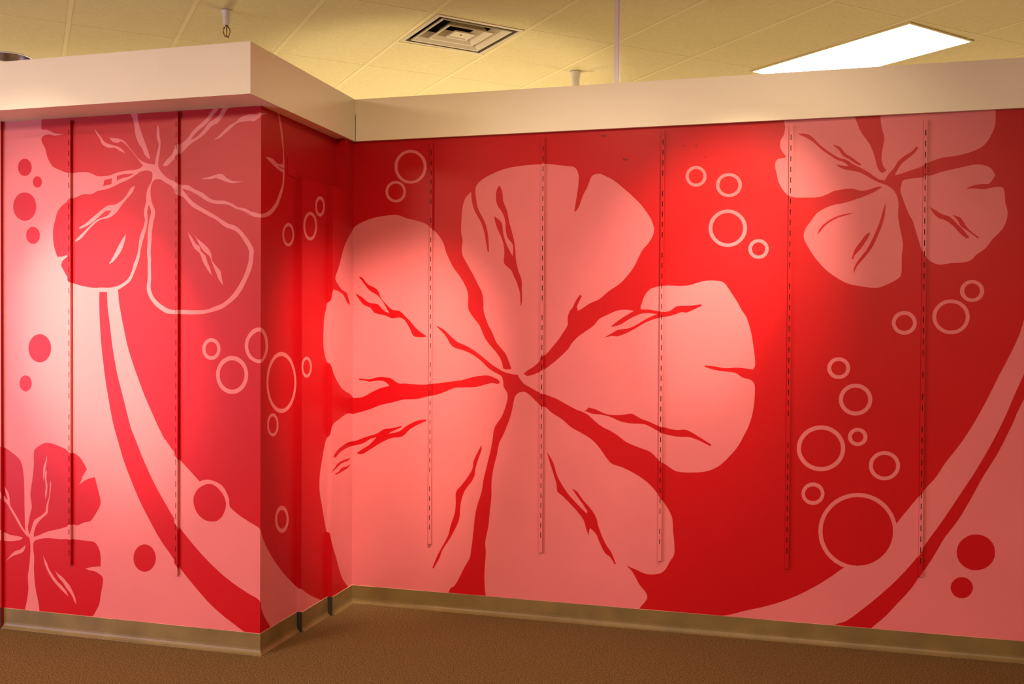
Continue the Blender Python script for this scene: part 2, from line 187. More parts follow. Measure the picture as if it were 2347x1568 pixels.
MURAL['L'] = '''
K -7550 5491 702 -80 1 -131 0 -130 -1 -131 0 -34 -1 -34 -1 -35 30 -4 31 -4 30 -7 32 -15 33 -15 33 -6 35 -3 35 -4 -35 -5 -34 -4 -35 -2 -32 8 -32 8 -30 -1 -29 -7 -17 -11 -15 -14 4 -23 6 -21 18 -28 17 -28 10 -29 7 -30 9 -29 11 -23 13 -22 15 -21 20 -22 25 -18 32 -13 33 -11 29 -13 30 -12 31 -8 59 -1 60 3 59 1 39 -3 37 -7 32 -14 31 -15 28 -7 29 -3 36 1 35 3 35 5 31 9 31 10 37 7 38 6 37 4 33 2 33 0 32 2 26 4 23 7 22 12 21 13 -22 22 -21 22 -16 20 -16 20 -17 20 -24 26 -24 25 -25 26 -24 23 -26 21 -18 10 -19 8 -12 -10 -13 -5 -32 3 -30 10 -20 18 -17 21 31 -2 31 -4 35 -5 33 -9 23 -10 21 -15 19 -21 18 -23 20 -22 21 -22 20 -22 21 -25 22 -24 26 -21 29 -18 30 -12 31 -9 36 -6 37 -5 4 27 3 26 5 25 7 25 8 23 7 25 4 20 0 21 -10 32 -10 32 -2 31 2 31 5 29 7 28 9 -24 7 -24 1 -26 1 -26 6 -26 6 -27 0 -26 -2 -26 -3 -31 -4 -31 -5 -24 -5 -24 -5 -24 -3 -24 1 -23 8 -22 12 -21 20 -25 23 -23 20 -17 23 -14 23 -14 27 -9 27 -8 23 -16 25 -14 31 -5 33 -3 31 -5 24 -12 23 -16 24 -14 27 -11 29 -11 26 -12 24 -18 23 -19 23 -13 23 -12 25 -8 34 -4 36 -1 34 -3 32 -9 31 -12 30 -13 23 -14 23 -13 26 -6 28 -5 26 -6 27 -12 26 -15 27 -11 29 -6 29 -3 30 -3 -110 20 27 -8 26 -9 27 -6 29 -1 27 5 24 10 23 13 21 16 19 19 17 22 14 23 13 25 10 27 9 23 -1 207 -6 4 -20 15 -23 20 -22 22 -20 18 -20 19 -15 15 -15 16 24 -5 24 -6 22 -9 19 -15 18 -19 19 -14 15 -3 -1 369 -4 22 -6 34 -6 34 -5 34 -3 30 -3 30 25 -1 -1 -30 1 -30 2 -14 1 -502 -4 2 -11 8 11 -16 4 -2 1 -313 -4 -10 -11 -21 -16 -25 -19 -23 -21 -21 -20 -14 -23 -12 -24 -8 -34 -3 -34 3 -27 5 -27 6 -26 8 -23 10 -23 11 -22 12 102 -43 -29 15 -28 14 -28 14 -30 13 -26 8 -28 6 -26 9 -29 16 -29 16 -34 8 -35 4 -31 2 -32 2 -30 4 -28 7 -28 10 -26 11 -30 18 -29 20 -23 13 -24 13 -24 12 -29 15 -30 13 -36 9 -36 7 24 -26 24 -25 17 -22 19 -21 23 -20 24 -18 29 -19 30 -18 27 -15 28 -15 28 -14 27 -14 27 -15 27 -14 24 -14 23 -15 23 -14 23 -13 23 -13 24 -12 23 -7 24 -6 22 -9 21 -12 19 -14 18 -16 20 -20 19 -21 18 -21 17 -20 15 -21 14 -21 17 -28 12 -28 1 -24 -3 -24 -4 -23 -2 -27 -3 -28 -4 -27 4 24 -7 -24 -7 -23 -9 -24 -12 -27 -14 -27 -14 -27 -14 -27 -15 -28 -16 -26 -18 -25 -19 -24 -21 -23 -25 -21 -27 -21 -28 -19 -26 -17 -27 -16 -29 -13 -30 -10 -31 -9 -32 -7 -31 -7 -31 -7 -32 -5 -47 -3 -47 -1 -48 0 -39 1 -40 1 -40 2 -40 -1 -41 0 -39 4 -25 9 -24 13 -23 14 -22 13 -20 14 -19 15 -23 23 -20 25 -18 26 -14 27 -11 29 -5 28 1 32 6 31 5 32 1 53 -1 52 0 53 0 7 -4 28 -3 28 -2 28 2 35 4 35 2 35 0 28 0 28 0 28 4 35 6 35 6 34 8 28 9 28 4 28 -5 23 -10 23 -10 23 -7 -23 -7 -22 -4 -23 3 -32 3 -31 -2 -28 -4 -28 -6 -28 -11 -35 -13 -34 -12 -35 -10 -31 -10 -32 -8 -31 -6 -28 -3 -29 -6 -28 -9 -28 -11 -28 -11 -28 -8 -19 -10 -19 -15 -32 -15 -33 -19 -30 -22 -19 -26 -17 -26 -16 -23 -13 -23 -12 -23 -12 7 -16 2 -28 1 -28 3 -29 7 -42 9 -43 9 -42 10 -46 10 -46 11 -46 13 -57 14 -56 16 -57 17 -53 19 -53 20 -52 19 -49 21 -49 21 -49 24 -56 24 -56 26 -56 28 -56 28 -55 29 -55 36 -68 36 -67 38 -67 17 -22 19 -20 28 -34 28 -34 29 -34 19 -22 20 -22 21 -21 35 -34 36 -33 36 -33 36 -33 36 -33 35 -33 24 9 23 8 24 4 24 1 35 -5 35 -9 25 -9 24 -11 21 -13 18 -18 16 -20 13 -22 12 -22 9 -24 8 -24 0 -33 6 -29 30 -28 36 -25 38 -24 34 -19 35 -18 35 -18 36 -17 37 -17 30 -21 12 -22 7 -27 7 -27 16 -33 16 -33 18 -32 20 -34 21 -32 23 -32 22 -28 24 -28 12 -13 3 -1239 -3308 -591
R -5538 4386 16 0 14 -4 25 -14 24 -16 27 -13 27 -15 16 -12 14 -15 15 -18 15 -19 14 -14 16 -13 24 -11 23 -11 25 -23 23 -25 23 -23 25 -20 26 -16 28 -14 28 -14 28 -14 27 -15 28 -14 27 -13 28 -12 27 -13 26 -18 26 -19 25 -20 27 -18 31 -11 31 -10 31 -11 24 -14 22 -18 17 -18 15 -19 14 -20 21 -30 21 -31 16 -32 4 -30 -2 -31 -2 -30 -3 -31 -3 -30 4 44 -9 -27 -8 -27 -10 -27 -12 -28 -13 -27 -15 -26 -14 -25 -15 -23 -16 -24 -18 -24 -19 -24 -21 -23 -29 -26 -31 -24 -32 -22 -30 -14 -32 -11 -32 -10 -27 -10 -27 -10 -28 -6 -38 -4 -40 -1 -40 -1 -43 1 -44 1 -43 1 -44 0 -45 -1 -43 4 -25 7 -24 11 -23 13 -26 14 -24 16 -23 17 -18 18 -17 19 -13 21 -12 24 -8 24 -5 26 0 27 4 29 2 28 -1 52 -1 53 -2 52 4 7 -2 28 -3 28 -1 28 2 35 4 35 4 35 1 28 1 28 2 28 5 31 5 32 6 31 8 28 8 27 5 28 -5 27 -10 26 -13 26 -11 27 -6 24 -4 25 -2 25 -1 28 2 28 5 27 7 17 11 14 11 12 13 8 15 4
R -5641 4469 20 -4 17 -8 9 -21 -2 -32 -7 -31 -14 -26 -17 -25 -11 -21 -9 -21 -5 -25 -3 -27 0 -26 -2 -26 -9 -31 -9 -32 -5 -26 -1 -26 6 -27 6 -26 -4 -24 -6 -25 -8 -24 -13 -28 -13 -27 -11 -28 -8 -39 -5 -38 -5 -39 -5 -25 -6 -24 -8 -25 -11 -28 -14 -27 -12 -29 -5 -24 -7 -25 -12 -25 -14 -25 -17 -23 -22 -20 -25 -18 -27 -15 -32 -13 -33 -11 -35 -7 -45 -3 -46 1 -47 1 -31 -2 -31 -1 -43 4 -42 5 -42 8 -37 7 -36 9 -36 11 -30 14 -27 19 -14 18 -12 20 -17 25 -18 26 -16 25 -9 16 -7 17 3 7 5 17 8 15 20 17 22 15 22 16 -13 11 -25 -9 -26 -7 -29 -2 -29 0 -12 26 -11 27 -10 27 -8 32 -7 33 -4 32 -1 37 1 36 4 36 6 25 8 25 8 25 7 25 8 26 11 24 16 23 20 21 22 19 32 21 35 19 36 16 31 11 33 9 25 9 25 9 26 6 30 0 30 -3 29 1 26 8 24 12 25 9 38 5 38 3 29 7 30 8 28 9 34 12 32 14 34 13 31 9 30 10 25 11 25 11 24 12 28 16 28 16 30 12 36 5
R -6128 4397 84 15 -3 -55 -94 -18
R -5985 4434 29 5 29 5 29 3 34 1 35 0 35 0 -22 -10 -22 -10 -23 -9 -31 -4 -31 -4 -35 -12 -33 -14
K -5868 5120 117 -6 -4 -30 -4 -29 -2 -30 1 -30 3 -30 6 -30 12 -43 15 -42 16 -43 12 -28 12 -29 12 -28 13 -32 12 -32 12 -32 8 -28 8 -27 -21 14 -20 15 -18 17 -11 20 -9 23 -10 21 -22 27 -21 28 -12 24 -11 25 -8 26 -7 38 -4 40 -7 38 -8 26 -11 25 -12 25 -10 16 -8 16 -8 28 -5 29
K -6241 4895 22 -24 22 -24 16 -21 17 -20 17 -20 11 -15 14 -13 30 -13 32 -11 30 -8 29 -8 28 -9 26 -15 24 -19 16 -15 15 -15 -28 10 -28 10 -31 19 -31 16 -37 1 -38 2 -27 12 -26 16 -22 18 -7 18 -5 20 -16 22 -18 22 -17 22 -10 21
K -5486 4507 13 19 14 19 24 22 25 21 23 22 12 22 10 23 13 21 26 13 28 10 27 17 26 17 24 20 21 22 18 24 20 23 19 16 20 14 20 14 28 20 28 20 26 22 21 22 19 24 19 23 20 22 20 22 17 20 16 20 20 13 23 3 26 -4 26 -3 -21 -18 -22 -17 -21 -18 -19 -17 -20 -18 -19 -18 -19 -19 -20 -20 -19 -19 -15 -17 -15 -17 -17 -15 -26 -20 -28 -19 -28 -19 -24 -18 -23 -21 -18 -22 -17 -22 30 10 29 13 29 20 27 23 26 25 16 20 14 21 17 18 22 12 25 9 23 11 25 20 21 24 12 19 11 21 12 19 17 15 18 14 14 18 15 18 17 12 30 1 33 -4 -15 -20 -14 -20 -17 -19 -26 -19 -26 -19 -22 -25 -20 -27 -21 -26 -19 -23 -22 -21 -29 -11 -29 -12 -28 -23 -26 -25 -28 -25 -22 -15 -24 -14 -24 -14 -24 -12 -24 -12 -23 -14 -29 -22 -27 -23 -27 -23 -20 -15 -19 -15 -21 -14 -24 -15 -23 -15 -20 -17 -19 -18 -21 -14 -24 -3
K -4929 4734 20 14 21 14 19 15 27 23 26 23 28 22 22 11 24 10 23 11 23 16 22 17 24 14 25 8 28 5 27 3 34 -2 34 -2 21 8 19 10 0 -4 79 -10 -26 -6 -27 -6 -25 -9 -12 -14 -20 -12 -21 -12 -22 -11 -11 11 -26 0 -27 -2 -27 -2 -35 -1 -34 -6 -24 -13 -22 -17 -23 -17 -19 -14 -19 -15 -19 -14 -19 -13 -19 -14 -20 -11 -23 -9 -24 -6
K -5063 4377 26 3 26 3 26 4 30 9 29 7 35 7 35 -2 20 -11 18 -17 20 -15 22 -12 23 -10 24 -6 34 -3 35 1 34 1 -26 -5 -27 -5 -27 -3 -35 -1 -34 3 -27 8 -27 9 -27 10 -24 8 -23 9 -23 6 -23 -4 -24 -5 -30 0 -30 2 -30 1
K -6415 3951 33 15 33 16 30 20 29 21 29 21 30 21 29 20 30 21 28 18 29 18 30 14 38 2 37 1 31 12 29 16 27 18 18 15 16 18 15 18 15 19 13 20 15 18 21 11 22 8 -10 -29 -14 -28 -19 -21 -21 -20 -22 -20 -20 -21 -21 -20 -20 -21 -21 -25 -19 -25 -22 -22 -27 -19 -30 -15 -31 -12 -37 -4 -38 -5 -26 -11 -26 -14 -23 -16 -27 -19 -25 -21 -24 -22 -25 -25 -25 -25 -26 -24 -31 -18 -33 -16 -10 14 20 16 21 16 20 16 30 24 29 25 30 24 32 26 33 25 36 21 37 13 39 9 37 13 26 21 24 25 -33 4 -30 -2 -30 -17 -29 -23 -29 -22 -24 -17 -25 -18 -26 -16 -25 -13 -25 -12 -26 -11 -29 -10 -28 -8
K -5886 3878 -6 -26 -5 -25 -7 -25 -9 -25 -10 -25 -12 -24 -17 -27 -21 -25 -19 -22 -20 -22 -23 -19 -21 -10 -22 -7 14 19 15 20 14 21 13 20 12 22 13 21 12 21 12 21 13 21 18 26 19 26 18 22
K -5217 3881 23 -25 22 -26 14 -19 13 -20 14 -19 22 -13 20 -13 6 -21 6 -21 23 -21 24 -21 9 -20 7 -21 7 -21 12 -24 12 -25 9 -25 8 -26 9 -26 -17 19 -17 18 -16 20 -16 24 -16 24 -15 25 -11 27 -10 27 -14 26 -26 21 -27 21 -14 20 -11 21 -11 22 -9 20 -9 21 -10 26
K -5154 3866 20 -24 21 -23 19 -15 20 -14 20 -14 21 -17 20 -17 18 -18 17 -25 12 -27 3 -27 3 -25 13 -21 17 -19 17 -19 22 -21 19 -21 8 -25 4 -26 6 -29 5 -28 6 -29 -16 20 -16 20 -14 20 -13 25 -11 27 -12 26 -9 20 -10 21 -10 21 -9 24 -8 23 -12 22 -18 17 -21 15 -20 15 -17 19 -16 19 -14 20 -15 29 -15 28 -17 27
R -6962 4552 -2 -19 -6 -18 -10 -15 -13 -13 -15 -10 -18 -6 -18 -1 -18 3 -17 7 -16 10 -13 14 -10 17 -6 18 -2 19 2 19 7 18 9 16 13 13 16 9 17 6 18 1 19 -3 17 -7 15 -11 13 -14 10 -16 6 -18
R -6843 4405 -1 -12 -4 -12 -7 -10 -8 -9 -10 -6 -12 -4 -12 -1 -12 2 -11 5 -10 7 -9 9 -6 10 -4 12 -1 13 1 12 4 12 6 10 9 8 10 7 11 3 12 1 12 -2 12 -4 10 -7 8 -9 7 -11 4 -12
R -6909 4167 -3 -31 -10 -29 -17 -26 -21 -22 -26 -16 -29 -10 -31 -2 -30 4 -29 11 -27 17 -21 23 -17 27 -10 30 -3 32 3 31 10 29 17 26 22 22 26 16 29 9 31 2 30 -4 29 -11 26 -18 22 -22 16 -27 10 -30
R -6867 3885 -2 -19 -6 -17 -10 -16 -13 -13 -15 -10 -17 -6 -19 -1 -18 2 -17 7 -15 10 -13 13 -10 17 -6 17 -2 19 2 19 6 18 10 15 13 13 15 10 17 6 19 2 18 -3 17 -7 15 -10 13 -13 10 -17 6 -17
R -6737 2783 -3 -31 -10 -30 -16 -26 -21 -22 -25 -17 -28 -11 -30 -4 -30 3 -28 10 -26 16 -21 22 -16 26 -10 30 -3 31 3 31 10 29 16 27 22 22 25 17 29 10 29 4 30 -3 28 -11 25 -16 21 -22 16 -26 10 -29
R -6965 2435 -2 -18 -5 -16 -9 -16 -11 -12 -14 -10 -16 -6 -16 -3 -16 2 -15 5 -14 10 -12 12 -8 15 -6 16 -2 18 2 18 6 16 8 16 12 12 14 10 15 6 17 2 16 -1 15 -6 14 -9 11 -12 9 -15 5 -17
R -5555 812 -3 -29 -9 -28 -15 -26 -20 -22 -23 -17 -26 -12 -28 -5 -27 1 -27 8 -23 14 -20 19 -15 24 -9 27 -3 29 3 29 9 28 15 26 20 22 23 17 27 12 27 5 28 -2 26 -7 23 -14 20 -20 14 -23 10 -27
K -4868 2796 -3 -22 -7 -21 -11 -20 -15 -16 -18 -12 -21 -8 -21 -3 -21 2 -21 8 -18 11 -15 16 -12 19 -7 22 -3 22 3 23 7 21 11 20 16 16 18 12 20 8 22 3 21 -3 20 -7 18 -12 16 -16 11 -19 7 -21
R -4902 2796 -2 -15 -4 -14 -8 -13 -9 -11 -12 -8 -13 -5 -14 -2 -14 2 -13 5 -12 7 -10 11 -7 13 -5 14 -1 15 1 15 5 14 7 13 10 10 12 9 13 5 14 2 13 -2 14 -5 11 -8 10 -10 8 -13 4 -14
K -4581 2563 -2 -27 -6 -27 -10 -26 -14 -24 -17 -21 -19 -18 -22 -15 -24 -11 -26 -7 -26 -3 -26 2 -25 6 -25 10 -22 13 -20 18 -17 21 -14 23 -10 25 -7 27 -2 28 2 27 6 27 11 26 13 24 17 21 20 18 23 15 24 11 25 7 26 2 26 -2 26 -6 24 -10 22 -14 20 -17 17 -21 13 -23 10 -25 6 -27
R -4618 2562 -3 -30 -10 -29 -15 -26 -20 -21 -25 -17 -27 -11 -29 -4 -29 3 -27 9 -25 16 -21 21 -15 26 -10 28 -3 30 3 31 10 29 15 26 21 21 24 17 28 10 28 4 29 -3 28 -9 24 -16 21 -21 15 -25 10 -29
K -4474 2999 -29 -6 -27 -10 -20 -15 -17 -17 -15 -19 -12 -20 -11 -20 -7 -22 -5 -27 1 -29 6 -31 12 -30 17 -27 23 -23 24 -14 27 -11 20 -5 20 -1 18 4 16 8 19 24 15 28 12 30 7 31 2 23 -1 24 -1 24 -5 30 -9 30 -12 27 -17 24 -12 10 -16 7
R -4476 2963 -25 -10 -24 -16 -22 -19 -17 -22 -12 -24 -5 -27 -1 -25 4 -26 10 -26 15 -24 19 -16 21 -12 20 -8 20 -4 18 3 16 8 14 19 9 22 7 25 4 25 0 31 -3 30 -5 29 -9 27 -10 16 -13 14 -15 8
K -4264 2226 -2 0 -23 9 -22 16 -20 23 -18 27 -16 33 -12 37 -10 41 -5 42 -2 44 2 43 5 43 9 40 12 38 16 33 18 29 20 23 21 17 23 10 2 1
R -4264 2264 -8 2 -28 17 -25 28 -21 37 -16 46 -10 50 -3 54 3 54 10 51 15 46 21 38 25 29 28 18 7 2
K -4271 2115 -2 -23 -4 -23 -7 -20 -9 -17 -11 -13 -12 -8 -13 -3 -12 2 -12 7 -11 12 -10 17 -7 20 -4 22 -1 23 1 24 4 22 7 20 9 17 11 13 12 8 13 3 13 -2 12 -7 11 -12 9 -17 7 -20 4 -22
R -4288 2114 -1 -17 -3 -17 -5 -14 -6 -13 -8 -10 -9 -6 -9 -2 -9 2 -8 5 -8 9 -6 12 -5 15 -3 16 -1 18 1 17 3 17 4 15 7 12 7 10 9 6 9 2 9 -2 9 -5 7 -9 7 -12 5 -15 3 -16
K -4261 1142 -3 2 -13 14 -11 19 -9 23 -5 26 -2 28 2 27 5 27 8 24 11 20 13 16 3 2
R -4261 1185 -3 4 -8 13 -6 16 -3 18 -2 19 2 19 3 19 6 16 7 14 3 4
R -4991 1543 -25 -5 -24 -8 -22 -11 -22 -14 -20 -17 -17 -19 -13 -20 -11 -22 -6 -22 -1 -24 2 -25 5 -24 9 -24 12 -24 15 -22 17 -19 20 -16 22 -14 22 -10 24 -6 25 -4 36 0 34 7 22 12 20 16 17 17 13 20 11 22 8 22 9 32 2 31 -6 24 -9 24 -11 23 -13 19 -16 18 -18 17 -18 15 -20 13 -21 11 -25 7
R -6185 3328 0 -46 -1 -45 1 -46 1 -50 2 -50 3 -50 4 -57 4 -57 5 -57 7 -71 9 -71 9 -71 9 -68 11 -68 11 -67 12 -64 13 -64 13 -64 12 -56 12 -57 13 -56 14 -48 15 -48 15 -47 9 -27 10 -27 20 -60 20 -60 22 -59 23 -56 26 -56 25 -55 30 -63 31 -62 32 -62 37 -66 40 -65 40 -64 39 -62 40 -61 43 -59 35 -45 37 -42 37 -43 31 -39 32 -38 33 -37 35 -38 36 -38 37 -37 39 -39 40 -39 40 -38 30 -28 30 -28 32 -27 43 -33 45 -32 45 -31 43 -28 44 -26 44 -26 37 -21 37 -21 37 -22 32 -21 31 -21 29 -24 58 -61 54 -64 55 -64 12 84 12 83 6 82 -5 26 -11 25 -13 23 -18 29 -20 27 -18 29 -14 24 -12 24 -10 25 -6 29 -4 29 -12 24 -32 22 -40 16 -40 17 -58 29 -58 29 -57 32 -52 32 -51 34 -49 36 -52 40 -51 42 -50 42 -49 45 -47 45 -47 47 -41 42 -40 42 -39 44 -41 56 -40 58 -39 58 -33 47 -33 47 -31 48 -34 54 -32 55 -32 56 -29 54 -29 56 -28 55 -23 49 -22 48 -22 49 -18 38 -19 38 -16 39 -10 30 -9 30 -9 31 -20 70 -21 71 -21 70 -21 70 -21 71 -20 71 -18 81 -17 81 -15 82 -11 74 -10 75 -10 75 -9 56 -9 57 -7 57 -3 46 -2 47 -1 46
R -7558 1796 9 1 40 3 41 -2 41 -1 46 -1 45 -1 44 -4 28 -11 26 -15 27 -15 27 -15 26 -16 22 -16 21 -18 17 -19 12 -24 8 -26 6 -26 6 -33 4 -33 3 -33 2 -36 1 -37 1 -37 1 -51 1 -52 0 -51 1 -37 1 -36 1 -37 1 -48 1 -48 6 -47 12 -19 17 -18 16 -21 6 -23 4 -24 3 -24 1 -25 0 -26 -1 -26 -3 -37 -3 -37 -4 -37 -7 -44 -8 -45 -5 -45 1 -40 4 -40 2 -41 -5 -43 -7 -42 -9 -43 -7 -27 -9 -27 -5 -29 -6 -28 -5 -29 -502 -145
K -7523 1536 31 -40 31 -40 33 -38 26 -24 28 -22 27 -22 13 -14 14 -13 17 -10 17 -10 11 -16 9 -16 13 11 -9 22 -9 22 -8 22 -8 28 -6 29 21 -25 19 -25 13 -27 7 -28 3 -24 0 -24 4 -24 11 -20 14 -19 15 -19 20 -27 20 -26 20 -27 16 -25 14 -25 16 -24 21 -26 22 -25 21 -25 10 -14 9 -15 -22 14 -21 16 -23 23 -22 25 -21 25 -23 31 -22 33 -22 32 -15 21 -16 21 -15 21 -15 23 -14 22 -18 19 -25 17 -28 15 -28 14 -28 14 -28 15 -25 17 -43 41 -39 43 -40 44
K -7560 990 23 -1 108 -6 42 -4 39 -8 21 -9 20 -10 31 -11 31 -9 32 -8 31 -2 31 -1 31 -2 24 -6 23 -7 -20 -18 -39 -12 -41 -8 -31 -3 -32 -2 -31 -1 -40 1 -41 3 -40 1 -41 -1 -109 -6 -22 -2
K -7040 839 -8 -31 -12 -29 -21 -17 -26 -13 -26 -10 -27 -8 -27 -10 -27 -15 -26 -17 -21 -15 -20 -15 20 21 21 21 19 21 21 20 22 17 25 14 23 7 23 7 18 12 16 13 17 13
R -6942 1749 2 18 7 16 24 22 29 18 32 17 33 13 26 4 27 0 39 -6 39 -9 26 -8 26 -8 25 -9 26 -10 26 -11 26 -10 30 -11 31 -9 28 -12 28 -19 24 -23 22 -30 21 -32 20 -32 -17 -24 -18 -24 -16 -24 -10 -25 -9 -25 -10 -19 -12 -18 20 17 21 15 25 17 26 13 29 10 30 8 30 8 10 -29 9 -30 9 -28 9 -28 7 -28 11 -36 10 -36 2 -35 -12 -34 -20 -33 -22 -33 -19 -28 -21 -28 -24 -23 -30 -9 -33 -5 -30 -13 -30 -14 -30 -9 -32 5 -32 5 -19 -10 -20 -14 -33 -12 -35 -11 -35 -11 -30 -7 -31 -7 -30 -8 -33 -9 -33 -11 -30 -13 -31 -13 -30 -13 -25 -8 -24 -8 0 23 2 23 9 27 11 27 13 25 16 21 18 19 19 18 26 20 26 18 20 21 7 24 1 27 1 26 8 37 9 37 7 37 5 33 3 33 3 33 -2 17 -2 18 -9 -25 -3 -33 -1 -33 -2 -33 -5 -33 -10 -29 -12 -30 -11 -30 -1 -28 -5 -27 -23 -25 -30 -22 -27 -16 -28 -15 -24 -17 -16 -27 -10 -30 -10 -28 -10 -28 -7 -17 -6 -17 -7 16 -7 16 -4 16 -2 17 3 26 5 26 5 26 6 26 7 26 7 26 9 28 4 28 -4 40 -8 40 -5 40 4 37 7 37 7 37 6 37 6 37 5 36 3 26 2 26 2 26 0 36 -1 37
K -6793 1739 5 -24 2 -25 -6 -27 -7 -28 -7 -33 -6 -33 -5 -30 -3 -29 -4 -29 -5 21 -3 22 -1 26 0 25 2 26 5 25 8 25 10 16 9 17 4 27
K -6795 1591 6 -21 -4 -33 -2 -33 6 -33 7 -32 -1 -26 -2 -25 -4 -26 -7 -33 -9 -34 -2 28 -2 27 2 26 3 25 2 26 -3 33 -5 32 -3 33 1 33 7 17
R -6947 864 13 23 31 12 35 9 30 7 31 6 31 4 47 -1 48 -3 48 -1 34 3 35 5 34 4 30 0 30 -1 30 -1 30 -1 30 -2 30 -2 34 0 35 0 32 -4 26 -14 19 -21 13 -23 11 -24 7 -26 4 -41 0 -41 0 -42 -35 -4 -35 -5 -35 -6 -35 -9 -35 -10 22 -7 22 -6 32 -2 32 -4 33 -12 30 -16 18 -13 11 -17 2 -26 -3 -28 -6 -33 -8 -33 -8 -33 -4 -27 -3 -27 -5 -27 -8 -25 -11 -24 -16 -28 -17 -27 -18 -27 -19 -21 -21 -21 -11 -23 -7 -107 2 -108 3 -108 -557 -54 -7 147 -6 147 -8 147 -2 23 -4 23 -4 23 -10 43 -12 43 -10 44 -6 37 -5 38 -4 38 -3 35 -2 35 0 36 1 35 2 35 0 36 -3 23 -5 23 -6 23 19 -144 -5 33 -5 33 -3 33 -3 32 -1 33 0 20
K -6834 752 9 -17 9 -17 16 -23 15 -23 8 -22 8 -21 14 -21 16 -21 17 -20 16 -20 18 -19 18 -19 20 -16 22 -15 20 -16 25 -24 22 -25 11 -23 9 -23 -18 14 -18 13 -24 19 -25 18 -23 19 -22 18 -21 19 -20 19 -22 24 -19 26 -17 24 -15 26 -14 25 -12 26 -9 31 -7 32
K -6696 612 18 -16 18 -16 26 -13 26 -14 16 -13 15 -15 27 -23 25 -25 16 -24 15 -26 17 -29 14 -29 6 -24 5 -25 4 -24 -13 18 -13 19 -14 30 -17 28 -25 25 -26 24 -18 21 -16 23 -18 21 -26 24 -26 25 -13 19 -11 20
'''
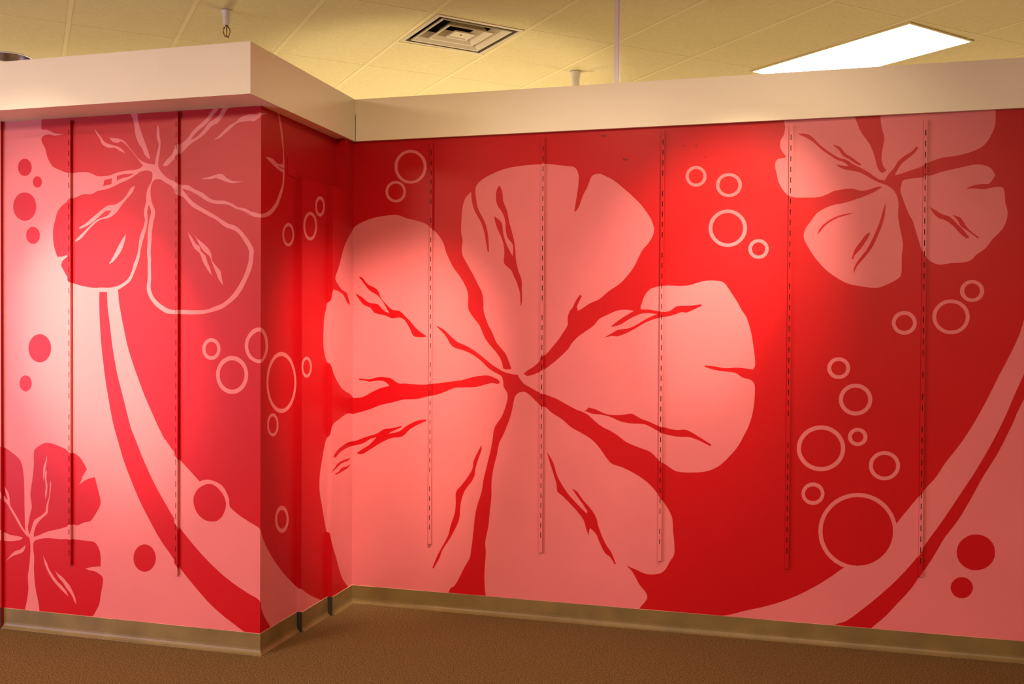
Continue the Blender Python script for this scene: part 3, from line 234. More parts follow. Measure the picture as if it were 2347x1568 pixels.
MURAL['M1'] = '''
K 7381 4046 17 0 43 -5 43 -8 44 -5 48 0 50 4 50 3 -184 -5 43 -2 45 -2 45 0 49 6 48 11 43 16 40 19 37 21 35 25 30 26 27 28 23 30 20 31 19 31 21 31 21 31 14 30 6 36 0 35 0 36 -39 7 -39 7 -38 9 -42 13 -40 14 -35 12 -36 12 -27 10 -26 11 42 3 42 3 40 -1 35 -9 32 -13 36 -8 45 3 50 9 2 33 2 32 -1 32 -9 58 -13 58 -15 56 -13 43 -15 42 -14 42 -11 33 -11 32 -10 33 -6 29 -5 31 46 10 -1 -31 1 -31 8 -30 10 -29 10 -29 15 -43 16 -42 12 -43 10 -54 6 -55 6 -55 6 -54 5 -54 5 -54 -56 3 -54 3 -21 4 21 -12 53 -4 57 -1 -2 -53 -3 -53 -9 -53 -16 -41 -23 -42 -24 -42 -15 -25 -16 -25 -21 -25 -30 -29 -34 -29 -39 -27 -36 -19 -41 -17 -43 -14 -58 -11 -59 -5 -46 -1 -44 0 -43 3 -38 4 -37 6 -36 6 166 -19 -47 8 -47 8 -46 7 -26 4 0 -201 7 -4 29 -17 26 -17 25 -18 24 -18 28 -24 19 -27 1 -22 -5 -24 -5 -24 -5 -27 -5 -27 -5 -27 6 24 -12 -25 -12 -24 -14 -24 -20 -28 -22 -27 -23 -27 -23 -28 -12 -14 8 -2068 35 -18 57 -31 60 -31 61 -31 52 -34 21 -27 11 -30 13 -29 27 -41 29 -41 32 -41 36 -43 38 -44 41 -43 41 -42 44 -41 46 -42 43 -38 45 -38 47 -38 54 -42 56 -41 58 -42 34 -23 37 -21 44 -14 44 -29 44 -30 48 -28 50 -28 52 -27 61 -30 62 -29 10 -4 8 -1056 -1435 498
R 7382 3753 14 -11 33 -26 25 -29 7 -28 -3 -31 -3 -30 -5 -30 -4 -30 5 44 -13 -28 -14 -27 -15 -27 -19 -28 -7 -9
K 7377 4860 3 1 44 16 44 14 57 12 57 13 34 16 33 19 1 -5 137 26 -47 -18 -46 -19 -44 -19 -20 -20 -34 -20 -36 -20 -35 -19 -19 6 -43 -11 -44 -12 -41 -13
K 7450 2575 -4 -26 -9 -26 -16 -24 -22 -21 -12 -9 -1 217 12 -9 22 -24 16 -25 10 -26
R 7386 2601 4 -23 -4 -24
K 7629 2999 -50 -6 -46 -10 -31 -14 -28 -17 -25 -18 -20 -19 -17 -20 -12 -20 -7 -27 1 -27 10 -31 18 -29 28 -27 38 -24 39 -16 46 -12 33 -7 34 -2 32 2 27 8 33 23 26 26 21 30 13 31 3 24 0 24 -4 24 -8 32 -16 30 -21 27 -29 24 -22 11 -27 7
R 7625 2963 -43 -10 -39 -15 -36 -18 -30 -21 -18 -24 -9 -25 -2 -25 7 -25 17 -26 25 -25 30 -16 36 -14 33 -9 34 -5 32 2 27 7 23 18 16 22 13 25 7 25 1 31 -6 31 -9 29 -17 27 -16 17 -23 14 -25 8
K 8336 2460 -3 -47 -11 -45 -18 -42 -24 -39 -30 -33 -36 -28 -39 -21 -42 -14 -44 -7 -45 0 -44 8 -43 14 -40 20 -37 27 -33 32 -28 36 -22 39 -16 42 -10 44 -4 45 3 44 10 42 16 41 22 37 27 33 33 28 36 23 41 16 42 9 44 3 45 -5 44 -11 42 -19 40 -25 35 -32 31 -36 25 -41 18 -44 11 -47
R 8298 2462 -6 -57 -19 -54 -31 -46 -41 -38 -48 -27 -53 -15 -56 -2 -55 11 -51 23 -46 33 -38 42 -29 49 -18 53 -6 55 6 54 17 51 28 46 38 38 45 28 52 17 55 5 55 -8 54 -20 48 -32 41 -42 32 -50 19 -56
K 8660 2599 -3 -24 -8 -22 -13 -20 -17 -16 -21 -12 -23 -7 -24 -1 -24 3 -23 9 -21 14 -17 17 -12 21 -8 22 -3 24 2 23 8 22 13 20 16 16 21 12 22 7 24 2 25 -3 23 -9 21 -13 17 -18 14 -20 8 -23
R 8624 2600 -2 -17 -5 -15 -9 -14 -12 -12 -14 -8 -15 -5 -16 -1 -17 3 -15 6 -14 9 -11 13 -9 14 -6 16 -1 17 1 16 5 16 9 13 11 12 14 8 15 5 17 2 16 -3 16 -6 14 -9 11 -12 9 -15 6 -16
K 7990 2077 -2 -24 -8 -22 -13 -20 -17 -15 -20 -11 -22 -6 -23 0 -23 5 -22 11 -20 14 -16 19 -13 22 -7 23 -3 24 2 24 8 22 12 19 16 16 20 11 22 6 23 1 23 -5 22 -10 21 -15 16 -18 13 -22 8 -24
R 7959 2080 -2 -18 -6 -16 -8 -15 -12 -11 -14 -8 -16 -5 -16 0 -17 4 -15 7 -14 11 -12 14 -9 16 -5 18 -2 18 2 17 5 16 9 15 11 11 14 9 16 4 16 1 16 -4 16 -7 14 -11 12 -14 9 -16 6 -18
K 8285 3903 -3 -26 -8 -24 -14 -23 -18 -20 -23 -15 -24 -11 -26 -5 -25 1 -25 6 -21 11 -18 16 -14 20 -8 23 -3 24 2 25 9 25 13 22 18 20 21 15 24 11 26 6 26 0 24 -6 23 -11 18 -16 14 -20 9 -23
R 8252 3900 -2 -19 -6 -19 -10 -16 -13 -15 -16 -11 -18 -8 -18 -4 -18 1 -18 4 -15 9 -13 12 -10 14 -6 17 -2 18 2 19 5 18 10 17 13 14 15 12 18 8 18 4 19 0 17 -5 16 -8 13 -12 10 -15 7 -17
K 8767 4038 -3 -33 -11 -32 -18 -30 -24 -25 -28 -20 -32 -14 -33 -7 -33 1 -31 8 -28 14 -23 21 -17 25 -11 29 -4 31 4 32 10 31 17 29 23 26 27 20 31 14 33 8 33 0 32 -6 29 -14 24 -21 18 -25 11 -30
R 8726 4033 -3 -25 -8 -25 -13 -23 -17 -19 -20 -16 -23 -10 -24 -5 -24 0 -23 6 -20 12 -17 16 -12 19 -8 23 -3 24 2 25 8 25 12 22 17 20 20 15 23 11 23 6 24 0 23 -6 21 -11 17 -16 14 -20 8 -23
K 8797 4145 -13 3 -21 10 -17 14 -13 19 -8 21 -3 22 2 24 8 23 13 21 17 19 20 15 14 7
R 8797 4182 -26 16 -15 41 14 44 26 23
K 8192 1142 -3 -29 -10 -26 -16 -22 -21 -17 -25 -10 -28 -4 -29 3 -29 9 -27 15 -25 21 -20 24 -16 28 -9 29 -4 29 3 28 10 26 15 22 20 16 24 11 28 5 29 -2 29 -9 28 -14 25 -21 21 -24 16 -28 10 -30
R 8151 1149 -2 -19 -7 -18 -11 -16 -14 -11 -18 -7 -19 -3 -20 2 -20 6 -19 11 -18 14 -14 17 -10 19 -7 20 -2 21 2 19 6 18 11 15 14 12 17 7 19 3 20 -1 20 -6 19 -10 18 -14 14 -18 12 -19 6 -21
R 7395 294 16 -12 52 -39 52 -40 47 -42 98 -98 95 -101 97 -103 23 77 22 77 10 81 -8 30 -20 32 -23 33 -33 41 -36 41 -33 40 -23 32 -21 32 -18 31 -10 32 -8 32 -20 30 -55 40 -67 38 -65 38 -74 45
'''
MURAL['S1'] = '''
K -4607 4777 3 -48 3 -57 3 -56 3 -57 -11 5 0 -8 11 -4 -1 -54 -2 -54 -5 -54 -3 -11 11 -3812 17 -16 26 -25 30 -26 30 -25 31 -25 19 -12 19 -10 23 -1 23 -14 22 -16 25 -13 25 -12 26 -10 17 -6 4 -1019 -333 -59
K -4461 2459 -2 -47 -6 -46 -10 -44 -13 -41 -16 -36 -20 -31 -21 -26 -24 -18 -25 -12 -1 0 -2 597 1 0 25 -11 24 -18 22 -24 19 -31 17 -35 13 -40 10 -44 6 -46
R -4482 2459 -3 -58 -11 -56 -16 -50 -23 -41 -27 -32 -30 -21 -7 -1 -2 513 8 -2 30 -19 27 -30 23 -41 17 -49 10 -55
K -4295 2613 -1 -23 -4 -22 -7 -20 -8 -16 -11 -13 -11 -8 -13 -2 -12 2 -12 7 -10 12 -9 17 -7 19 -4 22 -1 23 1 23 4 22 7 20 8 17 11 12 11 8 13 3 12 -3 12 -7 10 -12 9 -17 7 -19 4 -22
R -4313 2613 -1 -17 -2 -15 -5 -14 -6 -12 -7 -8 -7 -6 -9 -2 -8 2 -8 5 -7 9 -6 11 -4 14 -3 15 -1 17 1 16 2 15 5 14 6 12 7 9 8 5 8 2 8 -2 8 -5 7 -8 6 -12 5 -14 2 -15
K -4489 3910 -1 -25 -5 -25 -8 -21 -10 -18 -12 -14 -13 -8 -15 -2 -14 3 -14 8 -12 14 -10 19 -1 2 -1 138 1 3 11 18 12 13 13 8 15 3 14 -3 13 -9 13 -14 10 -18 8 -22 4 -25
R -4507 3910 -1 -19 -3 -18 -6 -16 -7 -13 -9 -10 -10 -6 -10 -2 -10 2 -10 7 -9 10 -7 14 -6 16 -3 18 -1 19 1 19 3 18 6 16 7 14 9 10 9 6 11 2 10 -3 10 -6 8 -11 8 -13 5 -17 4 -18
K -4274 3875 -10 -12 -15 -10 -17 -3 -16 4 -16 10 -14 17 -12 23 -9 27 -5 29 -2 32 1 31 6 29 9 27 11 22 14 16 16 10 16 3 17 -4 16 -11 10 -12
R -4274 3922 0 -1 -8 -17 -10 -12 -12 -8 -12 -3 -12 3 -11 9 -10 13 -9 17 -7 21 -4 23 -1 24 1 24 4 23 7 21 8 17 10 12 12 8 12 3 12 -3 11 -9 10 -13 9 -17
K -4540 1106 -2 -30 -5 -29 -9 -26 -12 -23 -14 -17 -14 -9 0 261 13 -8 14 -15 12 -21 9 -25 6 -28
R -4563 1104 -1 -21 -4 -20 -6 -18 -8 -15 -10 -12 -4 -3 0 174 3 -2 10 -10 9 -15 6 -17 4 -20
'''
MURAL['M2'] = '''
K 7898 4250 3 5 21 30 20 31 14 30 6 35 0 35 0 35 -39 7 -26 5 -1 60 17 1 49 8 2 33 2 32 -1 32 -9 57 -13 57 -14 56 -13 42 -15 42 -7 20 0 112 4 -16 10 -29 10 -29 15 -41 15 -42 12 -43 10 -53 6 -55 6 -54 6 -53 5 -53 5 -54 -55 3 -47 3 0 -9 46 -2 56 -2 -3 -52 -2 -52 -9 -53 -16 -41 -22 -41 -24 -41 -15 -25 -9 -14 18 -3425 24 -21 42 -38 45 -37 46 -38 53 -41 55 -42 58 -41 33 -22 37 -21 43 -14 44 -29 43 -29 48 -28 49 -28 52 -27 59 -29 62 -28 63 -29 74 -35 74 -35 76 -36 461 -1167 -1535 533
K 8237 2467 -3 -47 -11 -44 -18 -42 -24 -38 -29 -33 -35 -27 -39 -21 -42 -14 -43 -7 -44 0 -41 7 -3 566 41 3 44 -5 43 -11 42 -19 39 -25 35 -31 30 -36 25 -40 18 -44 11 -46
R 8199 2469 -6 -57 -19 -53 -30 -46 -40 -38 -48 -26 -53 -14 -54 -2 -41 8 -3 487 41 3 55 -8 53 -20 48 -31 40 -42 31 -49 20 -55
K 8557 2603 -3 -23 -8 -22 -13 -20 -17 -16 -20 -11 -23 -7 -24 -1 -24 3 -22 9 -21 14 -16 17 -13 20 -8 22 -3 24 3 23 7 21 13 20 16 15 20 12 23 7 24 2 24 -3 23 -8 20 -13 18 -18 13 -20 8 -23
R 8521 2605 -1 -17 -6 -15 -8 -14 -12 -11 -14 -9 -15 -4 -16 -1 -16 2 -15 6 -14 10 -12 12 -8 14 -5 16 -2 16 1 17 6 15 8 14 11 11 14 8 15 5 16 1 16 -2 15 -6 14 -9 12 -12 9 -15 5 -16
K 8187 3892 -3 -25 -9 -25 -13 -22 -19 -19 -21 -16 -25 -10 -25 -5 -25 1 -24 6 -22 11 -17 16 -14 19 -8 23 -3 24 3 25 8 24 13 22 17 19 22 15 24 11 25 6 25 0 25 -6 21 -11 19 -15 14 -20 9 -23
R 8154 3889 -2 -19 -6 -18 -10 -16 -13 -15 -16 -11 -17 -8 -18 -3 -18 0 -18 5 -15 8 -13 12 -9 14 -6 17 -3 18 2 18 6 18 10 17 12 14 16 11 17 8 18 4 18 0 18 -4 15 -8 13 -12 10 -15 7 -17
K 8663 4025 -3 -32 -11 -32 -18 -29 -24 -25 -28 -20 -31 -14 -33 -6 -32 0 -31 8 -27 14 -23 21 -17 25 -11 28 -4 31 4 32 10 31 17 28 22 25 28 21 30 14 33 7 32 1 32 -7 28 -14 24 -20 18 -25 11 -30
R 8622 4021 -3 -25 -7 -25 -13 -22 -17 -19 -20 -16 -23 -10 -24 -5 -23 0 -23 7 -20 11 -16 15 -13 20 -8 22 -2 24 2 25 8 24 12 22 16 19 20 16 22 11 24 5 24 0 22 -5 21 -11 17 -16 13 -20 8 -22
K 8835 4247 -3 -24 -8 -23 -13 -21 -17 -19 -21 -15 -23 -10 -24 -6 -24 0 -23 5 -20 10 -17 14 -13 18 -8 21 -3 23 3 23 7 23 13 21 17 18 20 15 23 11 24 6 24 1 23 -5 21 -9 17 -15 14 -18 8 -21
R 8800 4243 -14 -45 -37 -31 -46 -5 -37 22 -14 40 14 44 36 31 46 6 37 -21
K 8094 1164 -3 -29 -9 -26 -16 -21 -21 -17 -25 -10 -27 -4 -29 3 -29 9 -21 12 -1 236 21 3 29 -2 29 -8 27 -15 25 -20 21 -24 16 -28 10 -30
R 8054 1172 -2 -20 -7 -18 -11 -15 -14 -11 -17 -8 -19 -2 -20 2 -20 6 -19 10 -11 10 -1 146 11 5 19 3 20 -1 20 -6 19 -10 17 -14 15 -17 11 -20 7 -20
K 9429 2283 -17 6 -69 21 -62 23 -47 25 -41 27 -36 27 -39 35 -36 35 -32 36 -26 35 -23 35 -30 32 -40 12 -38 11 -29 36 -19 39 -16 39 -11 31 -6 31 -4 31 0 45 3 46 4 46 2 39 2 38 7 38 14 35 18 35 18 34 7 25 13 22 42 17 41 16 16 29 9 30 15 29 16 28 65 -7 63 -8 59 -13 50 -19 36 -25 30 -28 32 -28 28 -14 23 -10 0 50 -18 22 -19 25 -6 27 -65 17 -69 17 -51 23 -44 26 -42 30 -25 32 13 33 26 34 18 24 19 25 17 25 23 41 21 41 22 42 17 29 18 30 20 29 25 31 27 30 31 31 31 27 5 4 32 -3863 -23 26 -52 48 -57 48 -46 47 -53 81 -42 79 -42 78 -37 64 -37 64 -34 63 -19 40 -17 39 -17 40 -78 31 -13 35 -13 34 -26 75 -26 74 -25 74 -19 49 -19 49 -13 49 -7 54 0 53 6 53 15 63 22 63 24 63 18 48 21 47 23 47 15 24 23 21 33 9 31 10 21 26 14 29 17 28 19 20 28 16 53 14 59 11 45 12 44 13 48 11 54 9 58 3 8 -1
R 9434 1696 -38 -3 -55 -5 -72 -10 -65 -15 -49 -20 -45 -21 -67 17 38 24 42 22 50 19 58 16 61 13 65 11 68 7 9 0
R 9435 1572 0 -19 -8 -4 -55 -3 -58 -1 -55 -3 -47 -10 -44 -13 -44 -12 -44 -11 -44 -12 -44 -11 46 23 46 23 44 22 50 18 64 8 73 4 76 1
R 9436 1482 -37 -14 -67 -10 -72 -6 -68 -7 -67 -7 -40 15 48 4 45 6 40 17 42 14 68 0 71 -2 37 5
'''
MURAL['S2'] = '''
K -4549 177 13 -4 32 -9 32 -9 37 -12 37 -11 37 -12 163 -733 1 -235 -349 -62
K -4528 4055 -2 -33 -6 -32 -9 -28 -13 -23 -4 -5 -1 244 5 -6 12 -24 10 -28 6 -32
R -4550 4056 -1 -26 -4 -25 -7 -21 -1 144 7 -22 5 -25
K -4440 4258 -2 -23 -4 -23 -6 -20 -9 -16 -10 -13 -12 -7 -13 -2 -12 3 -12 8 -11 13 -8 17 -7 20 -4 23 -2 23 1 24 4 22 7 20 9 17 10 12 12 8 13 2 12 -3 12 -8 10 -13 9 -17 7 -21 4 -22
R -4458 4259 -7 -43 -19 -27 -24 1 -19 27 -7 44 7 43 19 26 24 0 19 -28
K -4210 2349 -17 11 -21 20 -19 23 -17 25 -19 31 -16 33 -16 33 -12 33 -11 34 -15 31 -19 9 -19 10 -14 35 -10 39 -8 39 -6 31 -3 31 -2 31 0 46 2 47 2 46 1 39 1 39 3 38 7 35 10 35 9 34 3 24 6 23 21 15 20 15 8 28 4 30 8 27 7 27 31 -9 30 -11 27 -15 23 -20 17 -25 1 -3 -1 62 -30 18 -23 25 -21 27 -20 32 -11 32 6 32 12 31 9 23 8 23 8 23 11 38 10 39 10 38 8 27 8 27 9 26 5 12 13 -3486 -9 11 -21 32 -25 63 -19 65 -20 65 -17 53 -18 53 -16 53 -9 35 -9 36 -8 35 -38 13 -7 31 -6 32 -13 69 -13 69 -13 69 -10 47 -9 46 -7 46 -3 54 -1 55 3 54 8 68 11 67 13 68 9 51 10 51 12 50 7 26 12 24 16 14 15 14 10 28 7 30 8 30 10 21 13 20 25 19 28 17 21 17 20 16 22 15 4 3
R -4207 1744 -25 -15 -30 -24 -23 -26 -21 -28 -32 7 18 29 20 28 24 26 26 23 28 20 15 10
R -4207 1610 -5 -2 -25 -12 -22 -16 -20 -19 -20 -19 -21 -19 -22 -18 -21 -19 22 31 23 29 20 29 24 26 29 17 33 14 5 2
R -4206 1526 -30 -16 -32 -18 -31 -18 -19 9 23 12 21 13 18 22 20 20 29 11
'''
MURAL['M3'] = '''
K 8335 402 3 -2 47 -27 49 -27 50 -27 59 -29 61 -28 62 -28 73 -35 74 -35 75 -35 456 -1153 -1003 348
K 8454 2608 -3 -23 -8 -22 -12 -19 -17 -16 -21 -11 -22 -7 -24 -1 -23 3 -2 1 -2 200 3 1 23 2 24 -3 22 -9 21 -13 17 -17 13 -20 8 -22
R 8419 2610 -2 -17 -5 -15 -9 -14 -11 -11 -14 -8 -15 -5 -16 -1 -16 3 -10 4 0 135 9 3 16 1 16 -2 15 -6 14 -9 12 -12 8 -14 6 -16
K 8559 4013 -4 -32 -11 -31 -17 -29 -23 -25 -28 -20 -31 -13 -32 -7 -32 1 -30 8 -28 14 -10 9 -1 198 10 11 27 20 30 14 32 7 32 1 31 -7 28 -14 24 -19 18 -25 11 -29
R 8518 4009 -2 -25 -8 -24 -13 -22 -17 -20 -20 -15 -22 -10 -23 -5 -24 1 -22 6 -19 11 -17 15 -12 19 -6 18 -1 57 6 19 12 22 17 19 19 16 22 10 23 6 24 0 22 -6 20 -11 17 -15 13 -20 8 -22
K 8729 4232 -3 -23 -8 -23 -13 -21 -17 -19 -20 -15 -23 -10 -24 -5 -24 0 -22 5 -20 9 -17 14 -13 18 -8 21 -3 22 3 23 7 22 13 21 16 19 20 15 23 10 24 6 23 1 23 -5 21 -9 17 -14 13 -18 9 -21
R 8694 4228 -14 -44 -37 -31 -45 -5 -36 21 -14 40 13 44 36 30 45 6 37 -21
K 10016 2426 -14 -1 -74 -3 -39 -4 -38 -2 -92 7 -91 10 -89 9 -9 -18 71 -5 72 -7 76 -13 77 -10 94 0 56 1 1 -109 -4 0 -83 -12 -73 -12 -70 -13 -72 -11 -74 -4 -75 -1 -73 3 -72 4 -26 21 -31 19 -65 23 -68 20 -62 23 -46 25 -40 26 -36 27 -39 35 -35 35 -32 35 -25 34 -23 35 -30 32 -40 11 -37 11 -28 36 -20 39 -15 38 -11 31 -7 30 -3 30 0 46 3 45 3 45 2 38 3 38 7 38 14 34 18 34 17 35 7 24 13 22 41 16 41 17 16 28 9 30 15 28 16 28 63 -6 63 -9 58 -13 50 -18 35 -25 29 -28 32 -27 28 -14 31 -13 11 23 -16 25 -21 26 -19 25 -6 26 -64 17 -68 17 -51 23 -43 26 -42 29 -24 32 12 32 27 34 17 24 18 25 17 24 23 41 21 40 22 41 17 29 17 29 20 29 24 31 28 30 30 30 30 27 34 27 33 27 34 34 42 32 59 26 68 24 71 23 88 26 91 26 95 23 87 19 48 -4845 -482 152 -59 175 -58 173 -65 173 -17 32 -25 33 -29 33 -52 48 -56 47 -45 47 -53 79 -42 78 -41 78 -37 63 -36 63 -34 62 -19 39 -16 40 -17 39 -77 31 -13 34 -13 34 -25 74 -26 73 -25 73 -19 49 -19 48 -12 48 -7 53 0 53 6 52 15 63 21 62 24 62 18 47 20 47 23 47 15 23 23 20 33 10 30 10 21 26 13 28 17 27 19 20 28 16 52 14 58 11 45 12 44 13 46 10 54 9 57 3 56 -8 57 -9 68 0 68 2 68 3 91 3 91 4 93 5 83 7 35 3
R 9554 3562 47 1 42 -2 51 -21 46 -25 54 -22 74 -14 82 -12 56 -10 3 -286 -25 3 -49 23 -46 26 -70 14 -76 11 -68 14 -44 18 -38 21 -37 21 -37 21 -36 20 9 10 62 -11 61 -13 69 -21 68 -23 75 -18 81 -6 88 -1 11 0 -1 111 -23 4 -64 12 -66 17 -58 19 -43 20 -39 22 -40 21 -40 19 -39 19
R 10024 1636 -88 -12 -82 -12 -81 -12 -82 -9 -59 2 -60 7 -59 20 73 13 74 12 71 10 73 9 69 12 66 19 61 21 23 8 0 14 -25 -1 -64 -1 -61 -3 -73 -8 -69 -11 -71 -6 -88 0 -89 4 -86 2 -58 -2 -56 -3 -54 -5 -72 -10 -64 -15 -49 -19 -44 -22 -65 17 37 24 41 22 50 19 57 15 60 13 64 11 68 7 83 -2 88 -5 88 3 88 6 90 4 103 2 106 0 64 2
R 9355 1589 -18 -13 -24 -9 -54 -4 -57 0 -54 -4 -47 -9 -44 -13 -43 -12 -44 -11 -43 -12 -43 -11 45 23 46 22 43 22 49 18 64 9 71 3 76 1
R 9376 1526 -43 -22 -47 -18 -66 -9 -71 -7 -68 -7 -66 -6 -40 15 48 4 45 6 39 16 41 14 67 0 71 -2 46 7
'''
